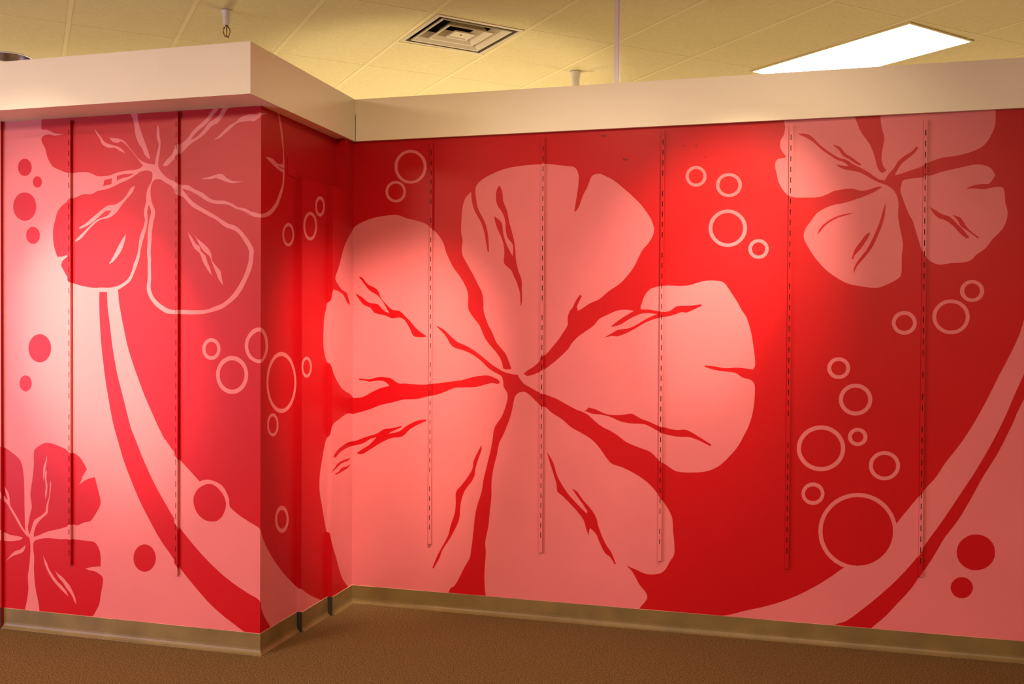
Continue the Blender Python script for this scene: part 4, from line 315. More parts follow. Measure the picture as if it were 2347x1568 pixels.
MURAL['R'] = '''
K -4536 -334 159 -717 -157 -28
K -2683 2435 -6 23 -22 16 -26 12 -24 10 -24 9 -25 5 -33 1 -32 -3 -33 -4 -33 -6 -32 -7 -33 -8 -29 -8 -28 -9 -29 -8 -29 -6 -29 -4 -29 -4 -33 -4 -33 -5 -33 -5 -29 -4 -29 -5 -29 -4 -34 -4 -33 -3 -34 -4 -19 -3 -19 -3 -42 -2 -42 0 -42 1 -34 2 -34 3 -34 3 -28 -1 -28 -1 -27 2 -24 12 -21 15 -23 15 -23 12 -28 5 -30 2 -32 3 -32 -1 -31 -4 -30 -6 -30 -7 -17 -6 -16 -4 -39 1 -39 4 -40 4 -4 -18 32 -1 31 -3 33 -7 33 -6 39 6 39 7 39 1 39 -3 20 -8 18 -12 17 -15 16 -17 -33 -7 -32 -7 -32 -9 -35 -14 -35 -15 -34 -16 -30 -17 -30 -18 -31 -16 -32 -10 -34 -6 -32 -3 -33 -2 -12 19 -15 17 -30 18 -33 16 -30 18 -22 22 -20 24 -18 26 -19 33 -7 13 -3 967 1 0 31 -12 29 -16 24 -21 18 -27 14 -29 15 -29 13 -15 15 -14 5 23 -8 26 -10 27 -9 26 -2 27 -31 20 -33 20 -25 26 -22 29 -21 33 -5 14 0 56 12 31 9 24 9 24 9 25 11 40 11 40 10 41 8 28 9 28 10 28 11 29 14 28 14 27 14 25 16 23 16 24 16 30 19 27 27 19 31 16 31 14 38 15 39 13 40 11 43 9 43 7 44 5 53 6 54 4 53 -2 37 -10 36 -15 36 -14 42 -11 43 -10 42 -11 30 -10 30 -10 29 -12 33 -20 30 -23 26 -23 26 -24 23 -25 24 -31 21 -32 18 -33 10 -27 7 -28 9 -28 11 -28 13 -27 13 -28 16 -32 16 -32 19 -30 24 -32 26 -31 24 -32 18 -27 17 -27 15 -28 15 -31 13 -31 9 -32 3 -31 -1 -31 -1 -32 0 -19 1 -30 6 -29 15 -28 20 -27 20 -27 21 -25 22 -24 19 -26 22 -44 18 -46 22 -44 18 -28 21 -27 22 -26 24 -27 26 -26 23 -28 19 -25 16 -27 14 -28 8 -25 5 -25 6 -26 15 -6 15 -5 30 3 30 4 -10 27 -10 27 -11 27 -10 27 -12 28 -14 25 -30 35 -32 34 -29 35 -19 33 -15 36 -15 35 -19 35 -20 34 -17 36 -17 42 -15 42 -11 44 -3 33 1 34 -1 34 -4 31 -4 31 -9 31 -12 28 -15 27 -16 27 -16 31 -16 31 -17 32 -25 43 -25 43 -25 43 -18 31 -18 31 -13 32 -6 27 -1 28 0 27 5 35 3 35 -5 28 -8 27 -4 28 -1 46 2 47 3 47 2 39 2 39 5 39 6 28 8 27 10 26 13 24 18 22 19 17 21 17 1 -30 2 -29 5 -35 7 -35 9 -28 10 -28 12 -27 18 -31 20 -32 18 -31 14 -31 12 -31 11 -32 7 -27 6 -28 6 -27 8 -49 9 -48 8 -49 16 0 -2 33 -1 33 -2 33 -3 35 -4 35 -5 35 -7 31 -8 32 -10 30 -13 28 -15 27 -15 28 -14 27 -14 27 -12 28 -9 31 -6 31 -5 32 -5 39 -3 40 3 38 14 31 24 25 30 23 33 20 34 18 55 24 56 21 58 18 59 12 60 9 60 6 59 5 60 2 59 1 39 1 39 1 39 -2 50 -6 50 -8 50 -8 39 -5 39 -5 38 -9 20 -14 14 -21 12 -31 6 -32 1 -30 -3 -30 -3 -30 -3 -30 -4 -30 -4 -30 -4 -27 -5 -26 -4 -26 -5 -34 -5 -34 -4 -34 15 10 13 12 16 27 13 29 9 28 9 28 10 28 14 28 16 27 15 28 12 29 10 31 12 29 9 19 14 14 27 11 29 4 24 -4 22 -9 35 -17 34 -17 33 -20 36 -26 33 -28 33 -28 35 -30 34 -31 33 -32 27 -26 27 -26 25 -28 23 -29 23 -31 21 -31 17 -25 15 -26 13 -27 10 -26 8 -26 5 -26 -2 -34 -9 -33 -15 -30 -19 -29 -20 -29 -17 -18 -18 -17 -15 -19 -21 -40 -20 -41 -19 -41 -14 -26 -14 -27 -16 -24 -28 -37 -30 -35 -31 -34 -21 -20 -23 -18 -24 -17 -26 -17 -26 -16 -26 -18 -30 -26 -30 -27 -31 -25 -29 -15 -31 -11 -31 -13 -31 -19 -30 -20 -30 -20 -19 -10 -19 -10 -6 22 -3 21 5 15 7 15 12 27 13 26 12 26 -21 10 -20 -27 -20 -28 -12 -24 -10 -25 -12 -25 -15 -17 -14 -18 -9 -22 -8 -23 -5 -24 0 -25 2 -25 -2 -24 -14 -29 -18 -29 -20 -28 -14 -23 -16 -23 -16 -22 -18 -24 -20 -23 -20 -23 -22 -27 -23 -28 -25 -26 -30 -17 -28 -18 -3 -17 -3 -17 -23 -23 -26 -21 -27 -21 -24 -15 -24 -14 -23 -18 -24 -18 17 -15 19 -10 35 4 36 12 40 17 40 20 38 22 28 18 27 20 26 21 28 22 27 24 27 24 28 26 27 26 26 28 16 23 14 24 16 22 18 21 19 19 20 18 26 19 27 19 27 19 28 18 27 19 25 20 19 22 18 25 20 21 24 15 28 13 27 11 30 15 30 13 30 12 26 7 27 5 26 1 34 -1 34 -5 33 -5 -26 -15 -26 -16 -26 -16 -26 -16 -27 -17 -25 -17 -27 -21 -26 -21 -26 -21 23 1 22 2 23 7 23 9 22 10 30 18 29 20 30 18 29 15 30 13 30 12 33 9 34 4 35 -2 35 -4 35 -5 -35 -15 -35 -15 -35 -17 -37 -22 -36 -23 -37 -22 -26 -13 -26 -10 -27 -9 -29 -4 -31 -2 -30 -6 -23 -9 -22 -14 -22 -13 -27 -15 -26 -15 -26 -16 34 10 34 8 26 0 27 -2 26 2 42 14 41 18 40 20 52 29 52 32 52 29 36 15 37 13 37 11 48 10 48 8 47 10 33 11 32 13 33 10 22 -4 21 -2 49 19 49 24 48 23 0 19 -34 -6 -34 -5 -35 -5 -47 -1 -48 0 -46 -5 -28 -19 -27 -22 -26 -10 -28 -4 -22 0 -22 3 -37 6 -37 7 -37 6 -29 2 -30 0 -30 1 2 50 3 -15 8 30 8 31 11 28 16 27 18 24 21 21 20 13 23 8 24 7 36 6 37 4 37 2 40 -1 40 -2 40 -2 33 1 32 2 33 4 29 8 28 10 29 9 28 8 29 6 29 4 43 1 43 -3 42 -7 24 -10 19 -17 19 -26 18 -28 17 -28 22 -32 21 -33 21 -33 13 -24 12 -24 13 -24 16 -25 18 -25 14 -26 17 -46 14 -47 12 -47 9 -43 7 -44 6 -43 7 -43 6 -43 4 -44 2 -25 0 -26 -3 -24 -8 -15 -11 -13 -23 4 -24 3 -28 4 -28 4 -28 1 -46 -1 -46 -4 -46 -1 -29 3 -28 6 -29 6 -34 3 -34 2 -34 3 0 -15 27 -9 27 -8 27 -7 29 -6 28 -5 29 -4 43 -4 43 -3 41 -7 22 -12 21 -17 21 -14 28 -9 30 -6 27 -10 19 -16 12 -21 5 -37 0 -38 -1 -39 -2 -43 -4 -44 -6 -43 -8 -44 -10 -44 -12 -43 -15 -41 -18 -41 -19 -39 -22 -46 -24 -45 -26 -43 -30 -39 -32 -37 -33 -37 -23 -24 -25 -24 -26 -21 -34 -21 -36 -19 -37 -14 -42 -10 -43 -7 -44 -3 -59 -4 -59 0 -56 7 -35 15 -32 22 -33 23 -26 15 -26 15 -25 17 -26 25 -25 27 -27 22 -32 15 -34 10 -35 11 -49 17 -49 18 -48 21 -27 17 -26 21 -26 21 -26 16 -27 16 -27 15 -30 14 -32 13 -29 16 -32 21 -30 25 -30 24 -19 17 -19 17 -20 15 -31 15 -33 12 27 2 25 -1 29 -10 29 -11 34 -3 35 -2 34 -3 31 -5 30 -6 30 -9 34 -13 34 -16 34 -12 33 -8 34 -6 35 -3 44 -1 46 0 44 -3 26 -7 26 -12 26 -12 29 -16 30 -16 30 -15 28 -10 30 -8 30 -7 33 -5 33 -3 33 -2 32 0 33 1 33 -2 29 -7 29 -10 28 -11 39 -17 37 -19 38 -18 9 17 -30 18 -30 18 -30 19 -33 19 -32 20 -33 18 -21 10 -22 10 -23 5 -28 0 -30 -5 -29 -1 -37 5 -36 8 -37 9 -33 6 -33 8 -34 13 -33 15 -33 13 -26 9 -26 8 -26 9 -28 15 -28 17 -20 10 -20 5 -24 -2 -24 -6 -25 -5 -41 -4 -41 -2 -42 0 -34 3 -34 9 -35 13 -34 15 -34 14 -34 8 -35 7 -13 -20 -16 -15 -31 -6 -32 4 -39 15 -39 19 -38 20 -39 20 -39 21 -39 19 -39 15 -39 14 -40 14 -23 6 -24 7 -24 8 -32 15 -31 17 -32 17 -24 12 -25 13 -22 14 -17 17 -15 20 -14 20 -9 16 -9 16 -33 3 -33 4 -28 6 -29 7 -27 9 -25 11 -24 14 -24 14 -25 14 -23 14 -33 25 -33 25 -32 25 -36 27 -37 27 -38 26 -32 19 -33 17 -33 16 -30 11 -29 10 -28 13 -26 20 -25 22 -24 22 -24 22 -25 22 -26 21 -24 14 -26 12 -25 12 0 -9 20 -20 22 -19 21 -20 17 -19 17 -19 16 -21 13 -21 11 -22 14 -21 22 -23 28 -18 27 -9 30 -6 29 -7 38 -14 38 -15 35 -17 34 -21 33 -23 32 -25 24 -22 24 -24 25 -23 24 -16 24 -15 25 -14 26 -12 25 -12 22 -15 12 -24 6 -28 3 -32 4 -32 18 -26 18 -25 7 -29 0 -29 -6 -32 -8 -31 -10 -31 -12 -36 -13 -35 -16 -34 -24 -36 -27 -35 -21 -37 -12 -41 -6 -44 -6 -44 -7 -43 -8 -43 -8 -43 -10 -40 -10 -39 -10 -39 -6 -25 -6 -25 -6 -24 -8 -32 -8 -31 -8 -32 -8 -47 -6 -48 -9 -47 -15 -52 -18 -51 -15 -52 -10 -39 -8 -40 -6 -40 -7 -59 -5 -59 -6 -60 -5 -47 -6 -47 -6 -48 -5 -36 -4 -36 -9 -35 -16 -34 -20 -32 -19 -33 -21 -40 -20 -41 -20 -41 -17 -32 -18 -32 -21 -29 -18 -11 -19 -10 -14 -23 -11 -26 -16 -41 -16 -40 -11 -42 -17 -119 -13 -121 -13 -120 -955 -88 -27 152 -26 153 -30 151 -8 27 -12 26 -14 24 -24 33 -27 32 -22 34 -26 66 -21 69 -20 68 -6 18 -6 1490 3 2 29 19 22 17 22 17 23 16 25 15 28 9 26 -3 26 -3 31 6 31 9 30 10 40 11 39 12 39 13 35 14 34 15 35 13 47 13 47 11 48 10 43 12 42 12 43 10 51 4 51 2 51 4 34 7 33 10 34 9 42 9 42 8 42 10 25 7 25 9 25 9 41 18 41 18 42 14 36 6 38 1 37 2 41 1 41 1 41 4 37 8 36 12 37 10 36 11 37 6 27 -5 27 -5
K -2796 48 -8 46 -9 46 -8 47 -5 34 -5 35 -3 35 -3 51 -2 51 1 51 4 66 6 67 4 67 -2 39 -4 39 -1 39 8 51 12 52 10 51 7 51 5 51 5 51 7 63 6 63 5 63 0 42 -2 43 1 43 5 55 8 55 10 55 11 47 13 47 12 47 7 40 7 39 9 39 10 24 13 23 13 24 17 36 16 37 14 36 18 47 16 47 14 47 8 39 7 39 8 39 7 30 11 28 18 21 23 15 30 8 30 -1 31 -16 28 -23 21 -18 19 -19 20 -19 25 -23 26 -19 27 -9 26 -9 20 -16 19 -18 20 -16 39 -24 40 -23 39 -24 31 -26 30 -27 32 -24 38 -21 40 -18 38 -20 36 -20 35 -21 33 -23 29 -27 27 -30 25 -31 27 -36 26 -38 28 -35 21 -22 24 -16 30 -9 31 -7 30 -8 46 -19 45 -20 44 -23 35 -19 34 -21 32 -22 24 -18 22 -19 22 -21 23 -26 22 -27 22 -27 19 -25 18 -25 18 -25 20 -28 19 -29 17 -29 12 -25 10 -25 6 -27 4 -36 1 -37 2 -37 4 -37 4 -37 4 -37 3 -41 2 -41 -4 -40 -11 -28 -16 -26 -17 -27 -13 -27 -14 -28 -16 -26 -20 -21 -24 -16 -28 -10 -30 -7 -30 -4 -34 -1 -33 5 -30 9 -30 12 -30 12 -34 12 -33 11 -34 12 19 -16 20 -16 17 -18 19 -26 15 -27 15 -28 15 -27 16 -26 23 -27 24 -25 21 -27 9 -27 -1 -29 -17 -30 -24 -29 -19 -24 -20 -24 -24 -32 -24 -32 -24 -33
R -4281 3553 21 -1 18 -5 23 -23 20 -27 23 -23 31 -18 35 -14 32 -17 15 -13 11 -17 11 -24 9 -25 13 -23 23 -30 27 -28 28 -26 27 -26 31 -19 39 -4 38 -5 30 -23 28 -27 21 -20 22 -20 21 -20 25 -28 25 -28 26 -27 35 -27 37 -24 36 -25 -13 -10 -27 -2 -27 0 -28 1 -27 3 -24 10 -15 22 -11 26 -12 26 -20 33 -20 32 -24 30 -24 17 -27 9 -30 -1 -30 -6 -30 -2 -26 8 -26 12 -26 10 -44 9 -44 8 -41 13 -21 23 -19 25 -29 15 -33 12 -29 15 -20 19 -16 22 -17 22 -17 22 -16 21 4 9 28 -13 27 -15 31 -23 29 -24 32 -19 34 -8 36 -3 34 -7 21 -18 18 -21 25 -22 27 -20 22 -10 23 -8 -15 25 -15 25 -15 25 -17 26 -17 27 -18 25 -25 25 -27 23 -26 14 -26 13 -28 18 -25 22 -18 21 -17 23 -17 22 -18 21 -17 20
R -2695 4489 11 -27 11 -27 8 -28 3 -27 0 -27 4 -27 13 -35 16 -35 14 -35 9 -39 7 -39 8 -38 12 -43 13 -42 12 -43 10 -39 8 -38 7 -39 5 -50 3 -50 5 -50 6 -35 9 -35 9 -34 13 -35 14 -34 10 -35 3 -38 0 -39 0 -38 2 -35 2 -35 0 -34 -7 -26 -11 -26 -1 44 -1 45 -4 44 -8 35 -11 34 -12 35 -15 35 -17 34 -16 35 -6 15 -7 14 -19 18 -21 17 -20 18 -15 16 -9 19 -1 26 4 27 2 27 0 31 -2 31 -4 31 -6 28 -9 27 -10 27 -16 35 -17 35 -16 35 -12 35 -10 35 -9 35 6 14 26 -20 26 -20 21 -22 9 -28 4 -30 3 -28 4 -27 5 -27 10 -35 13 -35 14 -34 19 -38 21 -37 20 -36 3 41 2 41 -5 39 -15 24 -22 23 -18 23 -10 26 -6 28 -5 28 -1 27 0 27 -3 27 -7 31 -10 32 -13 30 -20 32 -23 30 -18 32 -8 26 -4 28 -1 28 1 27 4 27 7 26 13 18
R -2879 1780 3 -24 -1 -25 -11 -35 -14 -36 -13 -36 -11 -35 -10 -36 -9 -36 -2 -29 -4 -30 -10 -24 -12 -25 -14 -23 -25 -32 -27 -32 -22 -34 -18 -42 -14 -45 -10 -45 -6 -55 -2 -56 -7 -55 -14 -41 -18 -40 -20 -40 -19 -37 -21 -37 -22 -37 -25 -37 -26 -37 -23 -37 -11 -28 -9 -29 -11 -29 -21 -41 -24 -40 -23 -40 -13 8 20 50 20 49 22 49 20 37 21 37 21 37 20 36 19 37 17 37 7 28 5 28 6 28 17 49 17 48 15 48 6 36 4 35 2 36 -1 40 -2 41 5 38 15 26 22 23 22 24 21 27 21 26 19 27 23 33 21 34 17 36 5 27 2 28 5 27 26 58 29 56
R -3495 2031 -7 -24 -31 -12 -32 -14 -39 -19 -38 -21 -37 -23 -30 -27 -28 -30 -31 -24 -36 -10 -40 -3 -39 -7 -36 -11 -34 -15 -34 -16 -43 -24 -43 -27 -43 -26 -35 -23 -34 -22 -36 -20 -25 -7 -27 -1 -26 11 32 22 33 23 31 19 31 18 30 21 27 26 25 28 25 27 -26 -8 -26 -8 -26 -11 -30 -17 -30 -19 -31 -15 -39 -12 -40 -8 -39 -9 -28 -10 -26 -11 -26 -13 -34 -21 -32 -24 -24 -28 -21 -28 -1 58 6 8 25 27 28 24 30 22 31 20 32 17 39 8 40 7 40 15 39 16 39 16 44 13 44 13 42 15 31 17 29 20 31 16 29 7 31 2 30 4 39 9 38 11 39 10 -13 -17 -33 -17 -35 -16 -35 -16 -22 -12 -23 -14 42 8 41 8 39 13 31 18 29 23 30 22 37 21 38 20 39 16 35 9 36 6
R -4372 1582 -8 -16 -11 -13 -26 -12 -28 -10 -26 -12 -23 -18 -22 -20 -21 -20 -6 -5 0 30 8 10 24 27 32 19 35 15 36 13
R -4362 1521 -20 -28 -22 -26 -32 -21 -35 -19 -33 -19 -33 -18 -6 3 0 13 10 5 23 14 19 24 20 21 33 11 34 10 21 14
R -2176 1737 19 -27 19 -27 13 -22 12 -22 10 -23 13 -38 10 -38 13 -37 14 -31 16 -30 18 -29 22 -34 23 -33 25 -32 30 -34 32 -32 32 -32 32 -31 33 -30 34 -30 7 23 -16 24 -16 24 -16 23 -20 26 -19 25 -20 26 -18 25 -17 25 -18 25 28 -13 25 -16 20 -25 19 -26 19 -26 27 -29 28 -28 26 -30 22 -28 20 -29 16 -30 9 -26 6 -26 7 -26 11 -34 12 -33 14 -33 14 -32 15 -31 17 -31 19 -27 21 -26 18 -28 16 -35 14 -38 14 -37 -15 -1 -13 23 -12 22 -15 20 -19 15 -21 12 -17 15 -22 34 -19 37 -17 38 -12 26 -10 27 -13 24 -18 20 -20 18 -20 18 -14 -20 -3 -29 -2 -29 -9 25 -9 24 -9 24 -7 26 -7 27 -10 25 -13 23 -16 22 -17 21 -30 33 -32 33 -32 31 -30 30 -32 29 -32 28 -24 15 -19 17 -6 25 -1 28 -3 27 -15 49 -16 49 -17 49 -10 30 -10 30 -10 30 -9 30 -9 29
K -3504 4714 -2 -28 -7 -27 -10 -26 -15 -24 -19 -20 -21 -18 -24 -14 -27 -10 -28 -5 -28 -2 -29 4 -28 7 -26 12 -25 16 -22 19 -19 22 -15 25 -11 27 -7 28 -3 28 2 28 7 28 11 25 15 24 19 21 22 17 24 14 27 10 27 5 29 1 29 -3 28 -8 26 -12 24 -16 22 -19 19 -22 15 -25 11 -27 7 -27
R -3537 4715 -3 -34 -11 -31 -18 -28 -23 -23 -28 -17 -32 -10 -33 -3 -34 5 -31 12 -29 19 -24 25 -18 30 -12 33 -3 34 3 33 11 32 18 28 24 24 28 16 32 10 33 3 34 -6 31 -12 29 -19 23 -25 18 -30 11 -32
K -3737 4458 -3 -26 -8 -24 -14 -21 -19 -18 -22 -13 -25 -8 -26 -2 -26 4 -25 9 -23 14 -19 19 -14 23 -9 25 -3 25 3 26 9 24 14 22 19 18 22 13 25 7 26 2 26 -4 25 -9 23 -14 18 -19 14 -23 9 -24
R -3766 4459 -2 -19 -7 -19 -10 -16 -14 -13 -17 -10 -18 -6 -20 -1 -20 2 -18 7 -17 11 -14 14 -11 17 -7 19 -2 19 2 20 7 18 10 16 14 14 17 9 18 6 20 2 20 -3 19 -7 16 -11 14 -14 11 -17 6 -19
K -588 4507 -2 -23 -7 -22 -12 -19 -16 -15 -19 -12 -22 -7 -22 -2 -23 4 -21 8 -20 13 -16 17 -12 20 -8 22 -3 23 3 23 7 21 12 19 16 16 19 12 22 6 22 2 23 -3 21 -9 19 -13 17 -17 12 -20 7 -22
R -618 4508 -2 -16 -5 -15 -8 -14 -11 -11 -14 -8 -15 -5 -15 -1 -16 2 -15 6 -14 9 -11 12 -9 14 -5 16 -2 16 1 16 5 15 9 13 11 11 14 8 15 5 15 1 16 -2 15 -6 14 -9 11 -12 9 -14 5 -15
K -250 4409 -3 -26 -9 -24 -14 -22 -20 -18 -23 -13 -26 -8 -28 -2 -27 4 -27 9 -23 15 -20 19 -15 23 -10 25 -3 26 3 26 9 25 14 22 20 17 23 14 27 7 27 2 28 -4 26 -9 24 -15 19 -19 15 -23 10 -25
R -283 4410 -2 -19 -6 -18 -11 -16 -14 -14 -18 -9 -19 -6 -20 -2 -20 3 -20 7 -17 11 -15 14 -11 17 -7 19 -2 19 2 19 7 19 10 16 15 13 17 10 19 5 20 2 21 -3 19 -7 17 -11 15 -14 11 -17 7 -19
K -199 3989 -2 -28 -6 -28 -11 -26 -15 -24 -18 -21 -21 -18 -24 -15 -27 -10 -27 -6 -29 -2 -28 3 -28 7 -27 11 -25 16 -22 19 -19 22 -15 25 -11 26 -7 29 -3 28 2 29 7 28 10 26 15 24 19 22 22 18 24 14 26 10 28 6 29 2 28 -3 28 -8 27 -11 24 -16 22 -19 19 -22 15 -25 11 -26 7 -28
R -235 3990 -1 -23 -5 -23 -9 -21 -12 -19 -14 -18 -18 -15 -19 -12 -21 -8 -22 -5 -23 -2 -23 3 -23 6 -21 9 -20 13 -17 15 -16 18 -12 20 -9 22 -6 23 -2 24 2 23 5 23 9 21 12 20 15 17 17 15 20 12 21 8 22 5 23 1 23 -2 22 -6 22 -10 19 -13 18 -15 15 -18 12 -20 9 -22 5 -23
K 8 3785 -3 -21 -7 -20 -11 -18 -15 -15 -18 -12 -20 -6 -21 -2 -22 2 -20 8 -18 11 -16 16 -12 18 -7 21 -3 21 3 21 7 21 11 18 15 15 18 11 21 6 21 2 21 -2 21 -8 18 -12 15 -15 12 -18 7 -21
R -26 3785 -1 -14 -5 -13 -7 -13 -10 -10 -12 -7 -13 -5 -14 -1 -14 2 -13 5 -12 7 -10 11 -7 12 -5 14 -2 14 1 15 5 13 7 13 10 10 12 7 13 5 14 1 14 -2 13 -5 12 -8 10 -10 8 -12 5 -14
K 145 5164 -4 -53 -3 -53 -2 -53 6 -27 5 -27 -1 -25 -3 -25 -6 -24 -15 -26 -15 -26 -5 -26 0 -27 8 -28 13 -27 18 -25 19 -24 -15 -13 -32 -2 -30 -5 -17 -20 -8 -25 1 -32 7 -33 8 -32 6 -30 6 -29 9 -28 12 -26 14 -26 16 -24 19 -24 20 -22 24 -15 49 -9 52 -2 52 -1 37 -1 38 -1 36 3 28 7 26 9 27 11 24 13 26 12 32 7 34 5 33 4 24 2 23 1 23 -2 30 -9 29 -10 25 -3 25 1 23 5 23 7 23 7 22 6 23 6 23 4 15 -9 -24 -15 -25 -15 -24 -14 -26 -12 -26 -12 -27 -10 -22 -9 -23 -8 -23 -7 -36 -12 -37 -12 -36 -10 -40 -7 -41 -6 -39 -10 -42 -16 -41 -20 -37 -24 -23 -23 -19 -27 -18 -28 -18 -23 -18 -24 -14 -26 -11 -27 -7 -29 0 -29 12 -36 18 -36 20 -35 19 -33 21 -33 22 -31 29 -37 31 -36 32 -34 29 -25 30 -24 32 -22 33 -22 33 -20 35 -17 45 -14 47 -10 47 -8 44 -7 45 -5 44 0 31 8 31 14 30 14 23 11 23 12 22 13 22 16 16 20 8 29 1 30 0 38 -1 38 0 38 3 38 5 38 2 38 -2 28 -5 28 -5 27 -7 35 -7 35 -7 35 -5 31 -5 31 -2 31 0 38 3 39 -1 37 -4 29 -8 28 -10 27 -11 19 -13 18 -15 16 -17 14 -18 11 -19 10 -27 11 -27 10 -24 12 -22 13 -23 14 -33 21 -33 21 -33 19 -30 10 -30 8 -27 6 -26 6 -27 7 -25 9 -25 14 -13 12 -12 15 28 -7 27 -6 27 -5 28 -4 -17 18 -18 17 -26 12 -28 10 -27 13 -20 13 -20 16 -20 15 -24 18 -24 19 -23 19 -27 26 -27 26 -28 26 -25 18 -26 16 -25 14 -26 13 -25 14 5 7 24 -1 24 -2 23 -5 27 -13 24 -19 24 -25 23 -27 24 -25 30 -27 30 -27 32 -24 29 -21 30 -19 31 -17 30 -9 30 -9 26 -19 24 -20 30 -17 30 -16 30 -17 20 -13 20 -13 19 -13 20 -16 20 -17 24 -18 25 -15 25 -7 24 -5 9 21 10 20 19 24 20 23 19 23 13 22 11 24 14 20 21 20 23 18 23 16 24 14 24 15 20 22 18 23 21 -6 -14 -26 -16 -24 -18 -18 -20 -16 -19 -15 -20 -16 -20 -16 -18 -18 -14 -19 -12 -20 -12 -21 -10 -23 -9 -23 26 7 26 8 26 8 22 7 22 8 23 8 26 7 25 7 25 9 19 11 19 13 31 15 32 15 32 12 28 8 28 5 29 4 35 4 34 3 34 4 29 6 28 8 27 8 32 11 31 11 30 15 20 13 19 16 16 19 17 24 15 27 13 28 12 28 9 30 6 31 2 57 -1 57 -1 58
R 746 5131 6 -29 7 -28 7 -28 10 -29 10 -28 11 -29 12 -32 13 -33 15 -31 23 -36 25 -35 23 -37 15 -31 13 -32 12 -32 11 -39 9 -39 10 -38 11 -28 15 -25 11 -8 13 -6 34 22 -16 21 -14 22 -7 24 -6 24 -2 25 1 31 3 31 5 31 5 32 6 30 2 31 -6 35 -11 35 -8 36 -6 41 -4 42 -3 42 -2 28 -1 28 -1 27
K 1194 4371 4 17 8 13 17 8 19 3 32 5 32 3 32 2 22 0 21 -1 5 15 22 2 23 1 22 3 25 7 25 10 25 8 32 8 31 7 32 7 31 6 31 5 31 6 31 7 31 7 31 4 25 1 25 -1 25 -5 23 -7 22 -11 20 -15 14 -18 12 -22 12 -22 -13 -25 -14 -24 -13 -18 -15 -12 -20 -2 -23 2 -22 0 -22 -2 -21 -3 -22 -6 -20 -8 -20 -10 -20 -10 23 1 24 2 23 0 25 -4 25 -4 24 -3 22 2 22 5 21 4 22 4 21 3 22 1 18 -4 18 -7 9 -23 6 -23 2 -30 1 -31 2 -30 7 -27 8 -27 5 -27 0 -27 -3 -28 -5 -26 -10 -28 -12 -27 -14 -25 -23 -27 -25 -26 -25 -26 -21 -30 -20 -32 -23 -28 -23 -20 -26 -17 -24 -18 -16 -17 -14 -19 -16 -14 -21 -10 -22 -6 -22 -4 -32 -2 -31 -1 -31 -1 -35 -6 -35 -6 -34 -2 -23 5 -23 9 -21 12 -25 18 -24 21 -19 24 -16 36 -12 39 -11 39 -14 45 -13 45 -13 45 -7 25 -6 25 -7 23 -15 27 -15 26 -10 24 -10 24 -10 25 -10 28 -10 28 -9 28 -9 24 -7 24 -5 25 3 31
R 588 4763 22 -8 21 -8 19 -10 15 -17 12 -20 14 -18 19 -16 20 -14 21 -14 20 -17 20 -16 22 -17 23 -17 -5 -17 -25 12 -25 13 -25 19 -25 20 -20 12 -21 12 -19 15 -16 24 -14 25 -23 21 -23 21
R 784 4114 -22 -7 -23 -7 -22 -7 -24 -6 -23 -6 -23 -7 -24 -11 -23 -11 -23 -14 -21 -13 -20 -16 -18 -17 -23 -26 -21 -27 -21 -28 6 26 8 25 15 20 17 20 18 17 26 19 26 17 28 15 26 12 27 9 27 8 35 7 36 4
R 1058 4199 0 -25 0 -24 -2 -24 -4 -35 -6 -35 -8 -34 -13 -42 -14 -41 -16 -41 -17 -42 -19 -42 -21 -40 -24 -36 -27 -34 -27 -34 -17 -20 -17 -21 -15 -21 -11 -22 -9 -23 -9 -23 -1 18 1 19 7 25 10 25 12 23 25 35 27 34 26 35 17 30 16 31 15 32 17 37 16 38 15 39 10 27 10 28 8 28 8 31 8 31 8 31 6 21 8 20
R 921 3926 1 -21 -13 -27 -15 -26 -16 -25 -15 -25 -16 -24 -18 -24 -20 -20 -19 -21 -8 -19 -6 -21 -12 9 8 28 7 29 11 27 14 25 17 24 17 23 16 23 16 23 17 21 16 12
R 1437 4151 19 -12 19 -13 19 -12 19 -13 19 -13 20 -12 19 -7 20 -6 18 -8 20 -18 19 -20 18 -20 19 -21 19 -20 19 -22 18 -22 17 -23 17 -22 -4 -15 -19 2 -20 15 -19 17 -18 18 -16 19 -15 20 -17 18 -21 21 -22 20 -23 17 -19 9 -20 5 -18 8 -18 12 -16 15 -14 16 -14 21 -13 23
R 1632 4071 25 -8 24 -9 22 -12 16 -22 13 -25 15 -23 15 -23 17 -21 26 -24 27 -22 27 -22 -9 -10 -23 19 -24 19 -24 20 -23 18 -24 18 -15 10 -13 11 -10 19 -9 19 -10 19 -13 17 -15 16
K 2740 5711 -164 -723 -161 -1044 -177 -837 -12 -50 -13 -49 -16 -48 -22 -58 -24 -57 -25 -57 -29 -65 -31 -65 -30 -65 -35 -82 -36 -82 -37 -82 -35 -73 -36 -73 -38 -72 -32 -58 -34 -58 -35 -57 -40 -58 -41 -58 -40 -59 -25 -42 -24 -43 -25 -42 -27 -37 -29 -35 -29 -36 -22 -29 -22 -28 -22 -29 -32 -44 -32 -43 -31 -44 -29 -39 -28 -40 -27 -40 -65 -103 -65 -103 -75 -91 -84 -63 -94 -51 -93 -53 -29 -23 -28 -24 -28 -24 -46 -36 -47 -36 -47 -34 -47 -32 -47 -30 -48 -30 111 72 -14 -10 -14 -10 -66 -40 -67 -39 -68 -36 -68 -31 -69 -29 -70 -26 -69 -23 -70 -21 -70 -22 -51 -17 -50 -19 -51 -16 -26 -7 -25 -4 -26 -5 -129 -23 -129 -23 -131 -24 8 -957 10853 -155 -167 7508
